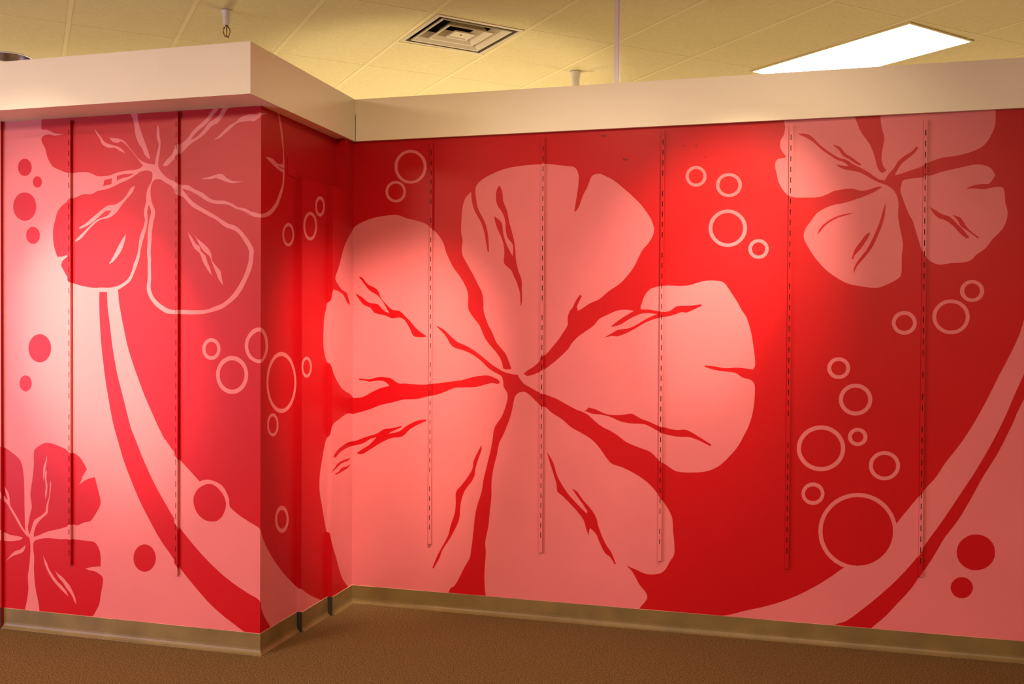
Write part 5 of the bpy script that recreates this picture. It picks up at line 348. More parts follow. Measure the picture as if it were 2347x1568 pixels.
K 1340 3078 -2 -25 -8 -24 -13 -21 -17 -17 -20 -14 -23 -8 -24 -3 -24 3 -23 8 -21 13 -17 17 -13 21 -9 24 -3 25 3 24 8 24 12 21 17 18 21 13 23 8 24 3 24 -3 23 -8 20 -13 18 -17 13 -21 8 -24
R 1307 3077 -1 -16 -6 -16 -9 -14 -11 -12 -15 -9 -15 -6 -17 -2 -17 2 -16 6 -14 8 -13 12 -9 14 -6 16 -2 17 2 16 6 16 8 15 12 11 14 9 16 6 17 2 17 -2 16 -5 14 -9 12 -12 9 -14 6 -16
K 1789 3135 -2 -25 -6 -25 -9 -23 -12 -21 -16 -19 -18 -17 -21 -13 -23 -10 -24 -6 -24 -2 -25 2 -24 6 -23 9 -22 13 -19 16 -16 19 -14 22 -9 23 -6 25 -3 25 2 25 5 25 10 23 13 21 16 19 18 17 21 13 23 10 24 5 25 2 24 -2 25 -6 22 -9 22 -13 18 -17 17 -19 13 -21 9 -23 6 -24
R 1757 3135 -2 -20 -4 -20 -7 -18 -10 -17 -13 -15 -14 -13 -17 -11 -18 -8 -19 -4 -20 -2 -20 1 -19 5 -18 7 -17 11 -15 13 -13 15 -11 17 -8 18 -5 20 -1 20 1 20 4 19 8 19 10 17 13 15 15 13 16 11 18 7 20 5 19 1 20 -1 19 -5 18 -7 17 -11 15 -13 13 -15 10 -17 8 -18 5 -20
K 1908 3371 -3 -22 -7 -22 -12 -19 -15 -16 -20 -12 -21 -7 -22 -3 -23 3 -22 7 -19 13 -17 16 -12 19 -8 21 -3 23 3 22 7 22 12 19 16 16 19 12 21 7 23 2 23 -2 21 -8 20 -12 16 -16 12 -19 8 -22
R 1872 3371 -1 -15 -5 -15 -7 -13 -11 -11 -12 -8 -14 -5 -15 -2 -15 2 -14 5 -12 8 -11 11 -8 14 -5 14 -2 16 1 15 5 15 8 13 10 11 13 8 14 5 14 2 15 -2 14 -5 13 -9 11 -11 8 -13 5 -15
K 761 2647 -3 -23 -7 -22 -12 -20 -16 -16 -19 -13 -22 -8 -23 -3 -23 2 -22 7 -20 12 -16 16 -13 20 -8 22 -2 23 2 23 7 22 13 20 16 17 19 12 22 8 23 3 23 -2 22 -8 19 -12 17 -16 12 -19 8 -22
R 726 2647 -2 -16 -4 -14 -8 -14 -11 -11 -13 -8 -14 -5 -15 -2 -15 1 -15 5 -13 8 -11 11 -8 12 -5 15 -2 15 1 16 5 14 8 13 11 11 13 9 14 5 15 2 15 -1 15 -5 13 -8 11 -11 8 -13 5 -14
K 960 2355 -2 -24 -5 -23 -8 -22 -12 -20 -15 -19 -18 -16 -19 -13 -22 -9 -22 -6 -24 -3 -23 1 -23 5 -22 8 -20 12 -18 15 -15 18 -13 20 -9 21 -6 23 -2 24 2 24 5 23 9 22 12 21 15 18 18 16 20 13 21 9 23 6 23 2 23 -1 23 -5 22 -8 20 -12 17 -15 16 -18 12 -20 9 -21 6 -23
R 924 2354 -2 -26 -8 -24 -13 -22 -18 -18 -21 -14 -24 -9 -25 -4 -25 2 -24 8 -22 13 -18 17 -14 22 -9 24 -3 25 3 25 8 25 13 22 18 18 21 14 24 9 25 4 26 -3 24 -8 21 -13 18 -17 14 -21 8 -24
K 724 1886 -2 -34 -8 -34 -13 -32 -17 -30 -22 -27 -26 -23 -29 -19 -31 -15 -34 -10 -34 -4 -34 1 -34 7 -32 12 -30 16 -27 22 -22 25 -19 29 -14 31 -8 33 -3 35 2 35 8 34 13 32 18 30 22 27 27 24 29 19 32 14 33 9 35 4 34 -2 33 -7 32 -12 30 -17 26 -21 22 -25 18 -29 14 -31 8 -33
R 687 1885 -2 -28 -6 -28 -11 -26 -14 -24 -19 -22 -21 -20 -24 -15 -26 -12 -28 -8 -28 -3 -29 1 -28 5 -26 9 -25 14 -22 17 -19 21 -15 24 -12 25 -7 27 -2 28 2 29 6 27 11 27 15 24 18 22 22 20 24 15 27 12 28 7 28 3 28 -1 28 -5 27 -10 24 -14 22 -17 18 -21 15 -23 12 -26 6 -27
K 921 2001 -2 -19 -6 -19 -10 -16 -14 -14 -16 -11 -18 -7 -20 -3 -19 1 -19 6 -17 9 -14 14 -10 16 -7 18 -2 19 2 19 6 19 10 17 14 14 17 11 18 7 19 3 20 -2 18 -6 17 -9 14 -14 10 -16 7 -18
R 886 2000 -1 -12 -4 -11 -6 -10 -8 -8 -10 -7 -11 -4 -11 -2 -12 1 -11 4 -10 6 -8 7 -6 10 -4 11 -1 11 1 12 3 11 7 10 8 8 9 7 11 4 12 2 11 -1 11 -4 10 -5 8 -8 6 -10 4 -11
K 1210 1742 -1 -21 -5 -21 -8 -20 -11 -19 -14 -17 -16 -15 -18 -12 -20 -9 -21 -6 -21 -3 -21 1 -21 4 -20 7 -19 11 -17 13 -14 16 -11 17 -9 20 -5 21 -2 21 2 22 4 21 8 21 12 18 13 17 17 15 18 12 20 9 21 6 21 3 22 -1 20 -4 20 -8 19 -10 16 -14 14 -15 11 -18 9 -20 5 -20
R 1176 1741 -2 -23 -8 -22 -12 -20 -16 -17 -19 -13 -21 -9 -23 -3 -23 1 -22 7 -20 11 -16 16 -13 19 -8 21 -2 23 2 23 7 22 12 20 17 17 19 13 22 9 22 3 23 -2 22 -6 20 -12 16 -15 12 -19 8 -21
K 542 1446 -3 -25 -7 -23 -12 -21 -17 -18 -19 -14 -22 -9 -24 -4 -23 2 -22 6 -20 12 -17 16 -13 20 -8 23 -3 24 3 24 7 23 13 21 16 18 20 14 22 9 23 4 23 -2 23 -6 20 -12 16 -17 13 -19 8 -23
R 510 1444 -1 -16 -6 -15 -8 -14 -12 -12 -13 -9 -16 -6 -16 -2 -16 0 -16 5 -14 8 -12 10 -9 13 -5 15 -2 15 2 16 5 15 8 14 12 12 14 9 15 6 17 3 16 -1 15 -5 14 -7 12 -11 9 -13 5 -15
K 1192 1126 -3 -57 -12 -56 -20 -54 -28 -50 -35 -46 -41 -39 -46 -33 -50 -26 -54 -17 -54 -9 -56 1 -54 9 -51 18 -48 27 -43 35 -37 41 -30 47 -22 52 -13 55 -5 58 3 58 13 57 21 54 29 51 36 46 42 40 47 32 51 25 54 16 55 7 55 -1 53 -11 51 -19 47 -27 42 -35 35 -41 29 -47 21 -51 14 -54
R 1156 1124 -3 -51 -11 -50 -18 -48 -25 -45 -31 -41 -37 -35 -41 -30 -45 -23 -48 -15 -49 -8 -49 1 -49 8 -46 17 -43 24 -38 30 -33 37 -26 42 -20 47 -12 49 -5 51 3 52 12 51 18 48 26 46 32 41 38 35 42 29 46 22 48 15 49 6 49 -1 48 -9 46 -17 42 -25 37 -31 32 -36 26 -42 19 -46 12 -48
R 2027 986 -1 -26 -6 -25 -9 -25 -13 -23 -16 -20 -19 -19 -22 -15 -23 -11 -24 -8 -26 -4 -25 0 -25 4 -23 9 -22 12 -20 15 -17 19 -13 21 -10 23 -7 25 -2 26 2 26 6 26 9 24 13 24 17 20 19 18 21 15 24 12 24 8 26 3 25 0 24 -5 24 -8 22 -12 19 -16 17 -18 13 -21 10 -24 6 -24
R 1846 648 -3 -22 -6 -21 -11 -19 -15 -17 -17 -13 -20 -9 -21 -4 -21 1 -20 5 -18 11 -15 14 -12 18 -7 20 -3 22 2 22 7 21 11 19 15 17 18 13 20 9 21 4 21 -1 19 -6 18 -10 15 -14 12 -18 7 -20
R 2808 5706 -85 -1382 -229 -1046 -250 -660 -25 -65 -26 -64 -26 -65 -26 -72 -26 -72 -28 -71 -34 -82 -36 -80 -38 -81 -26 -54 -27 -54 -28 -54 -24 -45 -24 -46 -25 -45 -37 -63 -37 -64 -37 -63 -37 -64 -37 -64 -37 -64 -31 -51 -31 -50 -32 -50 -25 -39 -25 -40 -25 -40 -21 -40 -21 -40 -24 -39 -42 -60 -45 -59 -46 -57 -44 -52 -45 -51 -47 -49 -61 -63 -62 -61 -64 -60 -53 -49 -55 -48 -57 -45 -29 -14 -30 -11 -29 -12 -28 -13 -28 -14 -25 -19 -48 -56 -46 -62 -45 -61 238 -61 96 89 95 88 94 89 48 46 47 46 45 47 37 44 36 46 35 45 37 44 36 45 34 45 34 55 31 57 32 56 11 13 12 13 26 42 25 44 24 44 31 61 30 61 32 60 34 51 35 49 33 51 39 69 36 71 36 72 33 70 33 70 34 69 36 67 37 66 36 66 31 65 30 66 28 66 20 47 20 48 18 49 7 20 6 20 20 47 20 46 20 46 251 575 297 1124 98 1609
X -1379 4703 -3 -7 -9 -4 -11 0 -9 5 -4 7 4 7 8 4 12 0 9 -5
X -1363 4701 -2 -6 -4 -3 -4 0 -4 4 -2 6 2 5 3 4 5 0 4 -4
X -680 4808 -2 -6 -5 -4 -7 1 -5 4 -2 6 2 7 5 3 7 0 5 -4
X -804 4812 -2 -5 -6 -2 -8 0 -6 3 -2 5 2 4 6 3 8 -1 6 -3
X -606 4696 -1 -6 -3 -3 -4 0 -3 4 -1 5 1 6 3 4 4 -1 3 -3
X -1575 4948 -1 -1 -2 -2 -5 -1 -6 -1 -7 -1 -9 0 -8 0 -9 1 -8 1 -7 1 -6 2 -5 1 -3 2 -1 2 1 2 3 1 5 2 6 0 7 1 8 0 9 0 8 -1 8 -1 8 -1 6 -1 5 -2 2 -2
'''

def decode(key):
    out = []
    for ln in MURAL[key].strip().splitlines():
        t = ln.split(); v = list(map(int, t[1:])); a = z = 0; pts = []
        for i in range(0, len(v), 2):
            a += v[i]; z += v[i+1]; pts.append((a/2000, z/2000))
        out.append((t[0], pts))
    return out
SH = {k: decode(k) for k in MURAL}
def inside(pts, x, y):
    c = False; n = len(pts); j = n-1
    for i in range(n):
        xi_, yi_ = pts[i]; xj, yj = pts[j]
        if (yi_ > y) != (yj > y) and x < (xj-xi_)*(y-yi_)/(yj-yi_)+xi_: c = not c
        j = i
    return c
def painted(bm, key, rect, to3, flip=False, holes=(), zshift=0):
    """One flat painted surface: the rectangle cut along every painted outline, each piece in its paint."""
    a0, a1, z0, z1 = rect
    vs = [Vector(p) for p in ((a0, z0), (a1, z0), (a1, z1), (a0, z1))]; ed = [(0, 1), (1, 2), (2, 3), (3, 0)]
    shp = []
    for c, pts in SH[key]:
        xs = [p[0] for p in pts]; zs = [p[1] for p in pts]
        bb = (min(xs), max(xs), min(zs), max(zs))
        if bb[1] < a0 or bb[0] > a1 or bb[3] < z0 or bb[2] > z1: continue
        shp.append((c, pts, bb)); n0 = len(vs); n = len(pts)
        keep = {}
        def vid(i):
            if i not in keep: keep[i] = len(vs); vs.append(Vector(pts[i]))
            return keep[i]
        for i in range(n):
            p, q = pts[i], pts[(i+1) % n]
            if max(p[0], q[0]) < a0 or min(p[0], q[0]) > a1 or max(p[1], q[1]) < z0 or min(p[1], q[1]) > z1: continue
            ed.append((vid(i), vid((i+1) % n)))
    for (h0, h1, k0, k1) in holes:
        n0 = len(vs); vs += [Vector(p) for p in ((h0, k0), (h1, k0), (h1, k1), (h0, k1))]
        ed += [(n0, n0+1), (n0+1, n0+2), (n0+2, n0+3), (n0+3, n0)]
    ov, oe, of, *_ = delaunay_2d_cdt(vs, ed, [], 0, 1e-6)
    bv = [None]*len(ov)
    for t in of:
        cx = sum(ov[i][0] for i in t)/3; cz = sum(ov[i][1] for i in t)/3
        if not (a0 < cx < a1 and z0 < cz < z1): continue
        if any(h0 < cx < h1 and k0 < cz < k1 for h0, h1, k0, k1 in holes): continue
        mi = 0
        for c, pts, bb in reversed(shp):
            if bb[0] <= cx <= bb[1] and bb[2] <= cz <= bb[3] and inside(pts, cx, cz): mi = PAINTS[c]; break
        for i in t:
            if bv[i] is None: bv[i] = bm.verts.new(to3(ov[i][0], ov[i][1]))
        L = [bv[i] for i in t]
        try: f = bm.faces.new(L[::-1] if flip else L)
        except ValueError: continue
        f.material_index = mi

WM = PMATS + [M_CREAM, M_DARK]
TH = 0.12
ZW = ZFT - 0.012
# left partition (its far-left panel stands a little proud)
bm = bmesh.new()
painted(bm, 'L', (LX0, XO, ZB*0.0, ZW), lambda a, z: (a, YO, z))
painted(bm, 'L0', (XL, LX0-0.0001, 0, ZW), lambda a, z: (a, YO-0.015, z))
f = bm.faces.new([bm.verts.new(p) for p in ((LX0, YO-0.015, 0), (LX0, YO, 0), (LX0, YO, ZW), (LX0, YO-0.015, ZW))]); f.material_index = 0
box(bm, XL, XO-TH, YO+0.001, YO+TH, 0, ZW, 3, '-y')
struct(link('wall_left', bm, WM))
# return partition: a flush head, and below it three layered panels facing right
ZL, Y3 = 2.235, 4.5977
bm = bmesh.new()
painted(bm, 'M1', (YO, Y1, 0, ZL), lambda a, z: (XO, a, z))
painted(bm, 'M1', (YO, Y3, ZL, ZW), lambda a, z: (XO, a, z))
painted(bm, 'S1', (XO, XO+S1, ZB, ZL), lambda a, z: (a, Y1, z))
painted(bm, 'M2', (Y1, Y2, 0, ZL), lambda a, z: (XO+S1, a, z))
painted(bm, 'S2', (XO+S1, XI, ZB, ZL), lambda a, z: (a, Y2, z))
painted(bm, 'M3', (Y2, YI, 0, ZL), lambda a, z: (XI, a, z))
painted(bm, 'M3', (Y3, YI, ZL, ZW), lambda a, z: (XI, a, z))
def quad(pts, mi): bm.faces.new([bm.verts.new(p) for p in pts]).material_index = mi
quad(((XO, Y3, ZL), (XI, Y3, ZL), (XI, Y3, ZW), (XO, Y3, ZW)), 0)
quad(((XO, Y1, ZL), (XO+S1, Y1, ZL), (XO+S1, Y2, ZL), (XO, Y2, ZL)), 0)
quad(((XO, Y2, ZL), (XI, Y2, ZL), (XI, Y3, ZL), (XO, Y3, ZL)), 0)
for x, y, s in ((XO, Y1, S1), (XO+S1, Y2, S2)):
    quad(((x, y, 0), (x+s+0.004, y, 0), (x+s+0.004, y, ZB), (x, y, ZB)), 4)
box(bm, XO-TH, XO-0.001, YO, YI+TH, 0, ZW, 3, '+x,-y')
struct(link('wall_center', bm, WM))
# right partition
bm = bmesh.new()
painted(bm, 'R', (XI, XR, 0, ZW), lambda a, z: (a, YI, z))
box(bm, XI, XR, YI+0.001, YI+TH, 0, ZW, 3, '-y')
struct(link('wall_right', bm, WM))

# fascias along the partition tops
bm = bmesh.new()
L = [(XL, YFL), (XF, YFL), (XF, YFR+0.03), (XO-TH-0.04, YFR+0.03), (XO-TH-0.04, YO+TH+0.04), (XL, YO+TH+0.04)]
prism(bm, L, lambda p: (p[0], p[1], ZFB), lambda p: (p[0], p[1], ZFT))
o = struct(link('trim_1', bm, M_CREAM))
bm = bmesh.new()
ZN = 2.655
L = [(XF+0.0005, ZFT), (XF+0.0005, ZN), (XF+0.006, ZN-0.012), (XF+0.006, ZFB), (XR, ZFB), (XR, ZFT)]
prism(bm, L, lambda p: (p[0], YFR, p[1]), lambda p: (p[0], YI+TH+0.04, p[1]))
struct(link('trim_2', bm, M_CREAM))
bm = bmesh.new(); box(bm, XF+0.0005, XF+0.0062, YFR+0.012, YFR+0.02, ZFB, ZN-0.01); struct(link('trim_3', bm, M_DARK))

# cove base
PR = [(0, 0), (0.019, 0), (0.0185, 0.003), (0.013, 0.007), (0.0075, 0.013), (0.0045, 0.021), (0.0035, 0.03), (0.0035, ZB-0.0012), (0.002, ZB), (0, ZB)]
def cove(name, p0, p1, nrm, m0=0.0, m1=0.0):
    """profile swept from p0 to p1, nrm = outward direction, m = mitre growth per depth"""
    d = (Vector(p1)-Vector(p0)).normalized(); n = Vector(nrm)
    bm = bmesh.new()
    prism(bm, PR, lambda q: (*(Vector(p0) - d*m0*q[0] + n*q[0]), q[1]), lambda q: (*(Vector(p1) + d*m1*q[0] + n*q[0]), q[1]))
    bm.faces.ensure_lookup_table()
    bm.faces[7].material_index = 1; bm.faces[8].material_index = 1
    bmesh.ops.recalc_face_normals(bm, faces=bm.faces)
    return struct(link(name, bm, [M_BASE, M_CAULK]))
cove('baseboard_left', (LX0+0.002, YO), (XO, YO), (0, -1), 0, 1)
cove('baseboard_center_front', (XO, YO), (XO, Y1-0.001), (1, 0), 1, 0)
cove('baseboard_center_middle', (XO+S1, Y1+0.001), (XO+S1, Y2-0.001), (1, 0))
cove('baseboard_center_back', (XI, Y2+0.001), (XI, YI), (1, 0), 0, -1)
cove('baseboard_right', (XI, YI), (XR, YI), (0, -1), -1, 0)
bm = bmesh.new(); box(bm, LX0-0.35, LX0+0.0005, YO-0.02, YO-0.0155, 0, ZB+0.004, 0); struct(link('trim_4', bm, M_DARK))

# floor, ceiling, outer walls
bm = bmesh.new(); box(bm, -9, 6, -5, 13, -0.1, 0); struct(link('floor', bm, M_CARPET))
TH_C = 0.741919; CX, CY = -3.94080338, 4.61914711; ca, sa = math.cos(TH_C), math.sin(TH_C)
A_, B_ = 0.6, 0.59105
# ceiling grid axes: u runs along the short tile side, v along the long side (towards the camera for negative j)
U = Vector((ca, sa)); V = Vector((-sa, ca)) * -1.0
def cg(i, j, z):
    p = Vector((CX, CY)) + U*(i*A_) + V*(j*B_); return (p.x, p.y, z)
VENT, VRZ, VH = (-1.79, 5.381), R(44.5), 0.262
CAN, CR = (-4.797, 5.097), 0.122
def opening():
    sq_ = [(VENT[0]+(sx*math.cos(VRZ)-sy*math.sin(VRZ))*VH, VENT[1]+(sx*math.sin(VRZ)+sy*math.cos(VRZ))*VH) for sx, sy in ((-1, -1), (1, -1), (1, 1), (-1, 1))]
    ci = [(CAN[0]+CR*math.cos(2*math.pi*k/40), CAN[1]+CR*math.sin(2*math.pi*k/40)) for k in range(40)]
    return sq_, ci
bm = bmesh.new(); box(bm, -9, 6, -5, 13, ZC+0.3, ZC+0.4)
vs = [Vector(p) for p in ((-9, -5), (6, -5), (6, 13), (-9, 13))]; ed = [(0, 1), (1, 2), (2, 3), (3, 0)]
for L in opening():
    n0 = len(vs); vs += [Vector(p) for p in L]; ed += [(n0+k, n0+(k+1) % len(L)) for k in range(len(L))]
ov, oe, of, *_ = delaunay_2d_cdt(vs, ed, [], 0, 1e-6)
bv = [bm.verts.new((v.x, v.y, ZC)) for v in ov]
for tri in of:
    cx = sum(ov[i].x for i in tri)/3; cy = sum(ov[i].y for i in tri)/3
    if any(inside(L, cx, cy) for L in opening()): continue
    bm.faces.new([bv[i] for i in tri[::-1]])
def bar(i0, j0, i1, j1, w, z0, z1):
    a = Vector(cg(i0, j0, 0)); b = Vector(cg(i1, j1, 0)); d = (b-a).normalized(); n = Vector((-d.y, d.x, 0))*w/2
    P = [a-n, b-n, b+n, a+n]
    prism(bm, P, lambda p: (p.x, p.y, z0), lambda p: (p.x, p.y, z1), 1)
for i in range(-12, 16): bar(i, -16, i, 16, 0.024, ZC-0.002, ZC+0.001)
for j in range(-16, 17, 2): bar(-12, j, 16, j, 0.008, ZC-0.001, ZC+0.001)
bar(3, 1, 4, 1, 0.022, ZC-0.003, ZC+0.001)
struct(link('ceiling', bm, [M_TILE, M_TEE]))
for nm, b_ in (('wall_back', (-9, 6, -5.1, -5, 0, ZC)), ('wall_far', (-9, 6, 13, 13.1, 0, ZC)), ('wall_west', (-9.1, -9, -5, 13, 0, ZC)), ('wall_east', (6, 6.1, -5, 13, 0, ZC))):
    bm = bmesh.new(); box(bm, *b_); struct(link(nm, bm, M_ROOM))

# ------------------------------------------------------------------ slotted shelf standards screwed to the partitions
SD, SW = 0.014, 0.0165
def standard(key, x, z0, z1, wy, label, seed):
    rnd = random.Random(seed)
    t = thing('shelf_standard', label, 'shelf standard', (x, wy, z0), 0, 'slotted shelf standards on the mural walls')
    y = wy - SD; hs = []; z = z1 - 0.045
    while z - 0.026 > z0 + 0.03:
        if rnd.random() > 0.06: hs.append((x-0.0019, x+0.0019, z-0.026, z))
        z -= 0.0508
    bm = bmesh.new()
    painted(bm, key, (x-SW/2, x+SW/2, z0, z1), lambda a, q: (a-x, -SD, q-z0), holes=hs)
    painted(bm, key, (x+SW/2, x+SW/2+SD-0.0005, z0, z1), lambda a, q: (SW/2, -SD+(a-x-SW/2), q-z0))
    painted(bm, key, (x-SW/2-SD+0.0005, x-SW/2, z0, z1), lambda a, q: (-SW/2, -SD-(a-x+SW/2), q-z0))
    # folded steel thickness behind each slot
    for h0, h1, k0, k1 in hs:
        for p, q in (((h0, k0), (h1, k0)), ((h1, k0), (h1, k1)), ((h1, k1), (h0, k1)), ((h0, k1), (h0, k0))):
            bm.faces.new([bm.verts.new(v) for v in ((p[0]-x, -SD, p[1]-z0), (q[0]-x, -SD, q[1]-z0), (q[0]-x, -SD+0.0016, q[1]-z0), (p[0]-x, -SD+0.0016, p[1]-z0))]).material_index = 0
    link('channel', bm, PMATS, t)
    bm = bmesh.new(); box(bm, -0.004, 0.004, -0.0045, -0.0008, 0.004, z1-z0-0.004); o = link('rear_web', bm, M_DARK, t)
    zz = z1-0.022
    for k, zz in enumerate((z1-0.022, z1-0.022-0.0508*14+0.0, z1-0.022-0.0508*28, z0+0.016)):
        mi = 0
        for c, pts in reversed(SH[key]):
            if inside(pts, x, zz): mi = PAINTS[c]; break
        bm = bmesh.new(); lathe(bm, [(0.0026, 0), (0.0026, 0.0006), (0.0017, 0.0012), (0, 0.0013)], 12)
        bmesh.ops.rotate(bm, verts=bm.verts, cent=(0, 0, 0), matrix=Matrix.Rotation(R(90), 3, 'X'))
        link('screw', bm, PMATS[mi], t, (0, -SD+0.0001, zz-z0))
    return t
LABS = ['slotted shelf standard on the left wall, crossing the pink field beside the dots', 'slotted shelf standard on the left wall, nearest the outer corner and passing the flower centre',
 'slotted shelf standard on the back wall nearest the inside corner, right of the paired rings', 'slotted shelf standard just right of the centre of the big pink flower',
 'slotted shelf standard through the right petals of the big flower', 'slotted shelf standard on plain red between the big flower and the stacked rings',
 'slotted shelf standard at far right, crossing the right flower and the curved pink stem']
SPOTS = [('L', -3.2536, .3417, 2.4912, YO), ('L', -2.6604, .3372, 2.5000, YO), ('R', -1.7216, .3537, 2.4827, YI), ('R', -1.1143, .3488, 2.4792, YI),
 ('R', -0.5059, .3481, 2.4850, YI), ('R', 0.1010, .3544, 2.4799, YI), ('R', 0.6966, .3613, 2.4736, YI)]
for k, (key, x, z0, z1, wy) in enumerate(SPOTS): standard(key, x, z0, z1, wy, LABS[k], 5+k)

# painted-over cover plate on the return wall
t = thing('cover_plate', 'red painted-over blank cover plate on the return wall beside the flower outline', 'wall plate', (XO, 4.12, 2.275))
bm = bmesh.new(); box(bm, 0.0002, 0.003, -0.048, 0.048, -0.046, 0.046)
bmesh.ops.bevel(bm, geom=[e for e in bm.edges if all(v.co.x > 0.001 for v in e.verts)], offset=0.0015, segments=2, affect='EDGES')
link('plate', bm, M_RED, t)
for s in (-1, 1):
    bm = bmesh.new(); lathe(bm, [(0.003, 0), (0.003, 0.0007), (0, 0.0012)], 12); bmesh.ops.rotate(bm, verts=bm.verts, cent=(0, 0, 0), matrix=Matrix.Rotation(R(90), 3, 'Y'))
    link('screw', bm, M_RED, t, (0.003, 0, s*0.03))

# ------------------------------------------------------------------ support pole standing on the right partition
t = thing('support_pole', 'thin white square pole rising from the right partition top to the ceiling', 'pole', (-0.7495, YI+0.055, ZFT))
bm = bmesh.new(); box(bm, -0.0135, 0.0105, -0.012, 0.012, 0.002, ZC-ZFT-0.006)
bmesh.ops.bevel(bm, geom=list(bm.edges), offset=0.0015, segments=2, affect='EDGES'); link('shaft', bm, M_WHITE, t)
bm = bmesh.new(); box(bm, 0.0105, 0.0155, -0.009, 0.009, 0.002, ZC-ZFT-0.006); link('edge_channel', bm, M_WHITE, t)
bm = bmesh.new(); box(bm, -0.022, 0.024, -0.02, 0.02, 0, 0.002); link('foot_plate', bm, M_WHITE, t)
bm = bmesh.new(); box(bm, -0.022, 0.024, -0.02, 0.02, ZC-ZFT-0.007, ZC-ZFT-0.0025); link('top_plate', bm, M_WHITE, t)

# ------------------------------------------------------------------ ceiling diffuser
def sq(bm, h0, z0, h1, z1, mi=0):
    a = [bm.verts.new((sx*h0, sy*h0, z0)) for sx, sy in ((-1, -1), (1, -1), (1, 1), (-1, 1))]
    b = [bm.verts.new((sx*h1, sy*h1, z1)) for sx, sy in ((-1, -1), (1, -1), (1, 1), (-1, 1))]
    for i in range(4): bm.faces.new((a[i], a[(i+1) % 4], b[(i+1) % 4], b[i])).material_index = mi
t = thing('ceiling_diffuser', 'square cream air diffuser with nested louvres set in the ceiling', 'air vent', (VENT[0], VENT[1], ZC), VRZ)
bm = bmesh.new(); sq(bm, 0.282, -0.004, 0.262, -0.007); sq(bm, 0.262, -0.007, 0.255, -0.004); sq(bm, 0.255, -0.004, 0.262, 0.02); sq(bm, 0.282, -0.004, 0.282, 0.0); link('frame', bm, M_VENT, t)
bm = bmesh.new(); sq(bm, 0.2615, 0.001, 0.2615, 0.16)
bm.faces.new([bm.verts.new((sx*0.2615, sy*0.2615, 0.16)) for sx, sy in ((-1, -1), (1, -1), (1, 1), (-1, 1))]); link('duct_box', bm, M_DUCT, t)
for h, up in ((0.226, 0.05), (0.146, 0.05), (0.066, 0.0)):
    bm = bmesh.new()
    sq(bm, h+0.003, 0.001, h, -0.006); sq(bm, h, -0.006, h-0.008, -0.004)
    if up:
        sq(bm, h-0.008, -0.004, h-0.03, 0.012); sq(bm, h-0.03, 0.012, h-0.05, up); sq(bm, h-0.053, up, h-0.033, 0.014); sq(bm, h-0.033, 0.014, h+0.003, 0.001)
    else:
        q = [(0.058, -0.004), (0.05, 0.002), (0.035, 0.004)]
        for (h0, z0), (h1, z1) in zip(q, q[1:]): sq(bm, h0, z0, h1, z1)
        bm.faces.new([bm.verts.new((sx*0.035, sy*0.035, 0.004)) for sx, sy in ((-1, -1), (1, -1), (1, 1), (-1, 1))])
    link('louvre', bm, M_VENT, t)
bm = bmesh.new(); lathe(bm, [(0.004, 0.004), (0.004, -0.001), (0, -0.002)], 12); link('centre_screw', bm, M_DUCT, t)

# ------------------------------------------------------------------ lit ceiling troffer
ang = R(47.5)
t = thing('ceiling_light', 'bright rectangular fluorescent panel glowing in the ceiling above the right partition', 'ceiling light', (0.768, 5.791, ZC), ang)
bm = bmesh.new(); bm.faces.new([bm.verts.new(p) for p in ((0, 0, -0.0062), (0, 1.19, -0.0062), (0.594, 1.19, -0.0062), (0.594, 0, -0.0062))]); link('diffuser_lens', bm, M_LENS, t)
bm = bmesh.new()
for b_ in ((-0.016, 0.61, -0.016, 0), (-0.016, 0.61, 1.19, 1.206), (-0.016, 0, 0, 1.19), (0.594, 0.61, 0, 1.19)): box(bm, *b_, -0.007, -0.0005)
link('frame', bm, M_TEE, t)

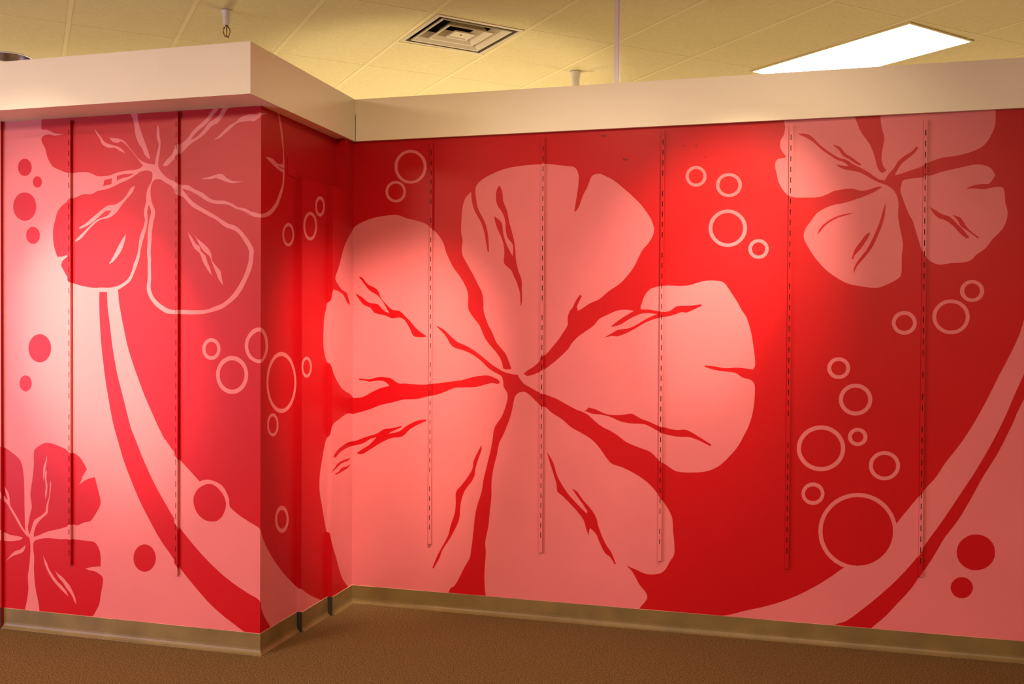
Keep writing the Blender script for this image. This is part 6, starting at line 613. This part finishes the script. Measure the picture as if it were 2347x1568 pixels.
# ------------------------------------------------------------------ sprinkler heads
def sprinkler(x, y, s, label):
    t = thing('fire_sprinkler', label, 'sprinkler', (x, y, ZC), R(25), 'ceiling fire sprinklers')
    bm = bmesh.new(); lathe(bm, [(0.024*s, 0.0), (0.030*s, -0.003*s), (0.0295*s, -0.008*s), (0.025*s, -0.02*s), (0.0225*s, -0.035*s), (0.0215*s, -0.075*s), (0.017*s, -0.083*s), (0.0, -0.083*s)], 32); link('escutcheon_cup', bm, M_WHITE, t)
    bm = bmesh.new(); lathe(bm, [(0.0, -0.082*s), (0.010*s, -0.083*s), (0.010*s, -0.094*s), (0.0, -0.094*s)], 12)
    for sg in (-1, 1):
        tube(bm, [(sg*0.008*s, 0, -0.09*s), (sg*0.016*s, 0, -0.102*s), (sg*0.0185*s, 0, -0.118*s), (sg*0.014*s, 0, -0.134*s), (sg*0.004*s, 0, -0.146*s)], 0.003*s)
    link('yoke', bm, M_BRASS, t)
    bm = bmesh.new(); tube(bm, [(0, 0, -0.092*s), (0, 0, -0.12*s), (0, 0, -0.146*s)], 0.0028*s); link('bulb', bm, M_BRASS, t)
    bm = bmesh.new(); lathe(bm, [(0, -0.145*s), (0.013*s, -0.147*s), (0.0135*s, -0.149*s), (0, -0.1495*s)], 16); link('deflector', bm, M_BRASS, t)
sprinkler(-2.914, 4.642, 1.0, 'white fire sprinkler with brass head hanging above the left partition corner')
sprinkler(-1.28, 6.324, 1.35, 'white fire sprinkler cup just left of the white pole, larger of two')
sprinkler(-1.195, 6.80, 0.62, 'tiny farther white fire sprinkler close beside the white pole')

# ------------------------------------------------------------------ unlit recessed can light
t = thing('recessed_downlight', 'unlit round recessed can light in the ceiling at the far left', 'ceiling light', (CAN[0], CAN[1], ZC))
bm = bmesh.new(); lathe(bm, [(0.121, 0.0), (0.119, -0.004), (0.127, -0.006), (0.133, -0.004), (0.134, -0.0002)], 56); link('trim_ring', bm, M_WHITE, t)
bm = bmesh.new(); lathe(bm, [(0.1215, -0.001), (0.116, 0.04), (0.104, 0.09), (0.085, 0.13), (0.06, 0.15)], 56); link('reflector', bm, M_CAN, t)
bm = bmesh.new(); lathe(bm, [(0.058, 0.15), (0.05, 0.146), (0.036, 0.12), (0.03, 0.115), (0, 0.112)], 32); link('bulb', bm, M_DUCT, t)
